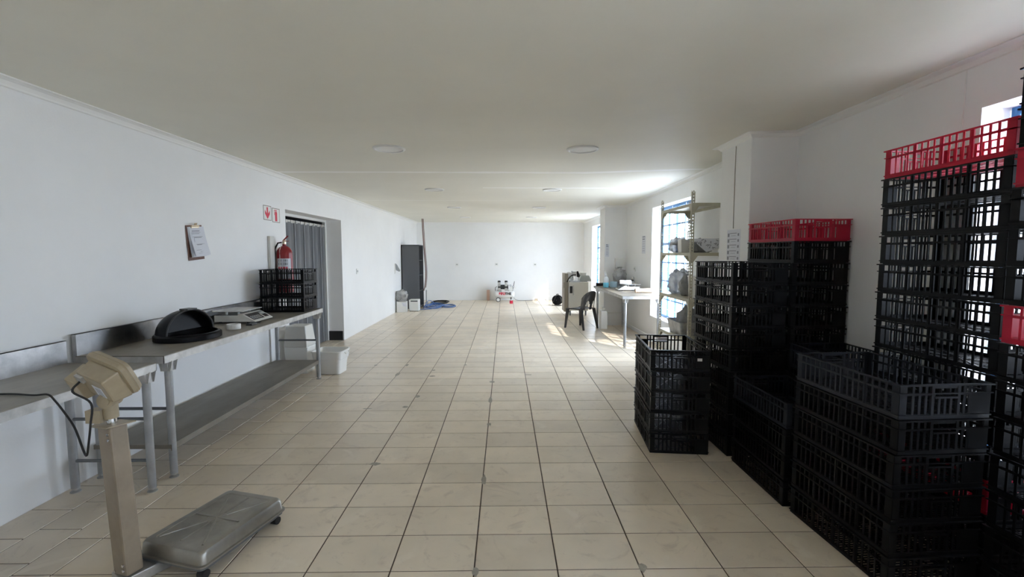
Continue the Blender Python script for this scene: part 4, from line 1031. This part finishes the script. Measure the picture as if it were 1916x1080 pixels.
for z in SH:
    p = MB(); hx, hy = (RX1-RX0)/2-.003, (RY1-RY0)/2-.003
    p.box(-hx, hx, -hy, hy, z-.002, z); p.box(-hx, -hx+.002, -hy, hy, z-.038, z-.002); p.box(hx-.002, hx, -hy, hy, z-.038, z-.002); p.box(-hx, hx, -hy, -hy+.002, z-.038, z-.002); p.box(-hx, hx, hy-.002, hy, z-.038, z-.002)
    so = p.build('shelf', M['rack'], rk)
    for sx in (-1, 1):
        for sy in (-1, 1):
            gq = MB(); x, y = sx*(hx+.001), sy*(hy+.001)
            gq.prism([(x, y, z), (x, y-sy*.10, z-.02), (x, y-sy*.035, z-.11), (x, y, z-.12)], (-sx*.0022,0,0))
            gq.prism([(x, y, z), (x-sx*.10, y, z-.02), (x-sx*.035, y, z-.11), (x, y, z-.12)], (0,-sy*.0022,0))
            gq.build('gusset_plate', M['rack'], so)
def bagobj(label, c, rx, ry, rz, seed, mk='bag', amp=.3):
    t = MB(); t.blob((0, 0, rz*.75), rx, ry, rz, amp, 3, seed); o = t.build('packed_bag', M[mk], smooth=True, loc=c); return tag(o, label, 'bag', 'bags on the shelving rack')
bagobj('clear bag of white packs at the far end of the second shelf', (2.40, 6.34, 1.6055), .13, .10, .12, 21)
bagobj('dark grey bag between clear bags on the second shelf', (2.42, 6.10, 1.6055), .12, .08, .10, 22, 'greybag')
bagobj('grey bag under the patterned sheet on the second shelf', (2.42, 5.655, 1.6055), .14, .075, .10, 24, 'greybag')
wc = thing('open_carton', 'white labelled bag of packs standing mid-way on the second shelf', 'carton', (2.38, 5.90, 1.6055))
t = MB(); t.taper(-.13, .13, -.055, .055, 0, .17, -.01, -.01); t.build('box_body', M['plug'], wc, bevel=.006)
t = MB(); t.box(-.1312, -.1302, -.03, .03, .05, .13); t.build('side_label', M['lcd'], wc)
# patterned sheet draped on the near end
t = MB(); n = 12; vs = []; fs = []
for th in (0, .003):
    for j in range(n+1):
        for i in range(n+1):
            u, v = i/n, j/n; x = -.19+.40*u; 
            vs.append((x, -.02+.03*noise.noise(Vector((u*3, v*3, 1)))-.05*v, .17-.15*v*u**.3+.02*noise.noise(Vector((u*4, v*4, 5)))+th))
t2_ = MB(); pts = [(-.17,-.035,.165),(.19,-.035,.17),(.20,-.035,.06),(.02,-.035,.005)]
t2_.prism(pts, (0,.004,0)); ptn = thing('patterned_packet', 'white packet with dark markings lying at the near end of the second shelf', 'packet', (2.40, 5.535, 1.6065), 0)
t2_.build('packet', M['paper'], ptn)
t = MB(); random.seed(3)
for k in range(26):
    u = random.random(); v = random.random(); x = -.12+.30*u; z = .155-.11*v*min(1, .35+u); 
    if z < .03+abs(x-.03)*.35: continue
    a = random.uniform(0, 3.1); t.box(-.014, .014, -.0392, -.0385, -.004, .004, Matrix.Translation((x, 0, z)) @ Matrix.Rotation(a, 4, 'Y'))
t.build('markings', M['ink'], ptn)
bagobj('bunched clear bags of white film on the third shelf', (2.40, 6.28, 1.0455), .14, .14, .19, 26)
bagobj('crumpled dark-shaded clear bag in the middle of the third shelf', (2.40, 5.94, 1.0455), .13, .12, .16, 28, 'greybag', .25)
ub = MB(); ub.lathe([(.075,0),(.08,.004),(.10,.26),(.106,.262),(.106,.275),(.001,.275)], n=24); tag(ub.build('white_bucket', M['plug'], smooth=True, loc=(2.36, 5.62, 1.0455)), 'white lidded bucket at the near end of the third shelf', 'bucket')
ct = thing('clear_tub', 'clear plastic tub on the lowest visible shelf', 'tub', (2.41, 6.02, .5355))
t = MB(); rings = [rr(.30,.42,.03,.002), rr(.36,.50,.04,.17), rr(.38,.52,.04,.175), rr(.37,.51,.04,.178), rr(.352,.492,.04,.172), rr(.29,.41,.03,.006)]
k = len(rings[0]); vs = [p for r in rings for p in r]; fs = []
for i in range(len(rings)-1):
    for j in range(k): fs.append((i*k+j, i*k+(j+1)%k, (i+1)*k+(j+1)%k, (i+1)*k+j))
fs += [tuple(range(k))[::-1], tuple((len(rings)-1)*k+j for j in range(k))]
t.add(vs, fs); t.build('tub_wall', M['bag'], ct, smooth=True)
bagobj('dark grey bag heaped in the clear tub', (2.41, 6.0, .545), .13, .19, .20, 31, 'greybag', .2)
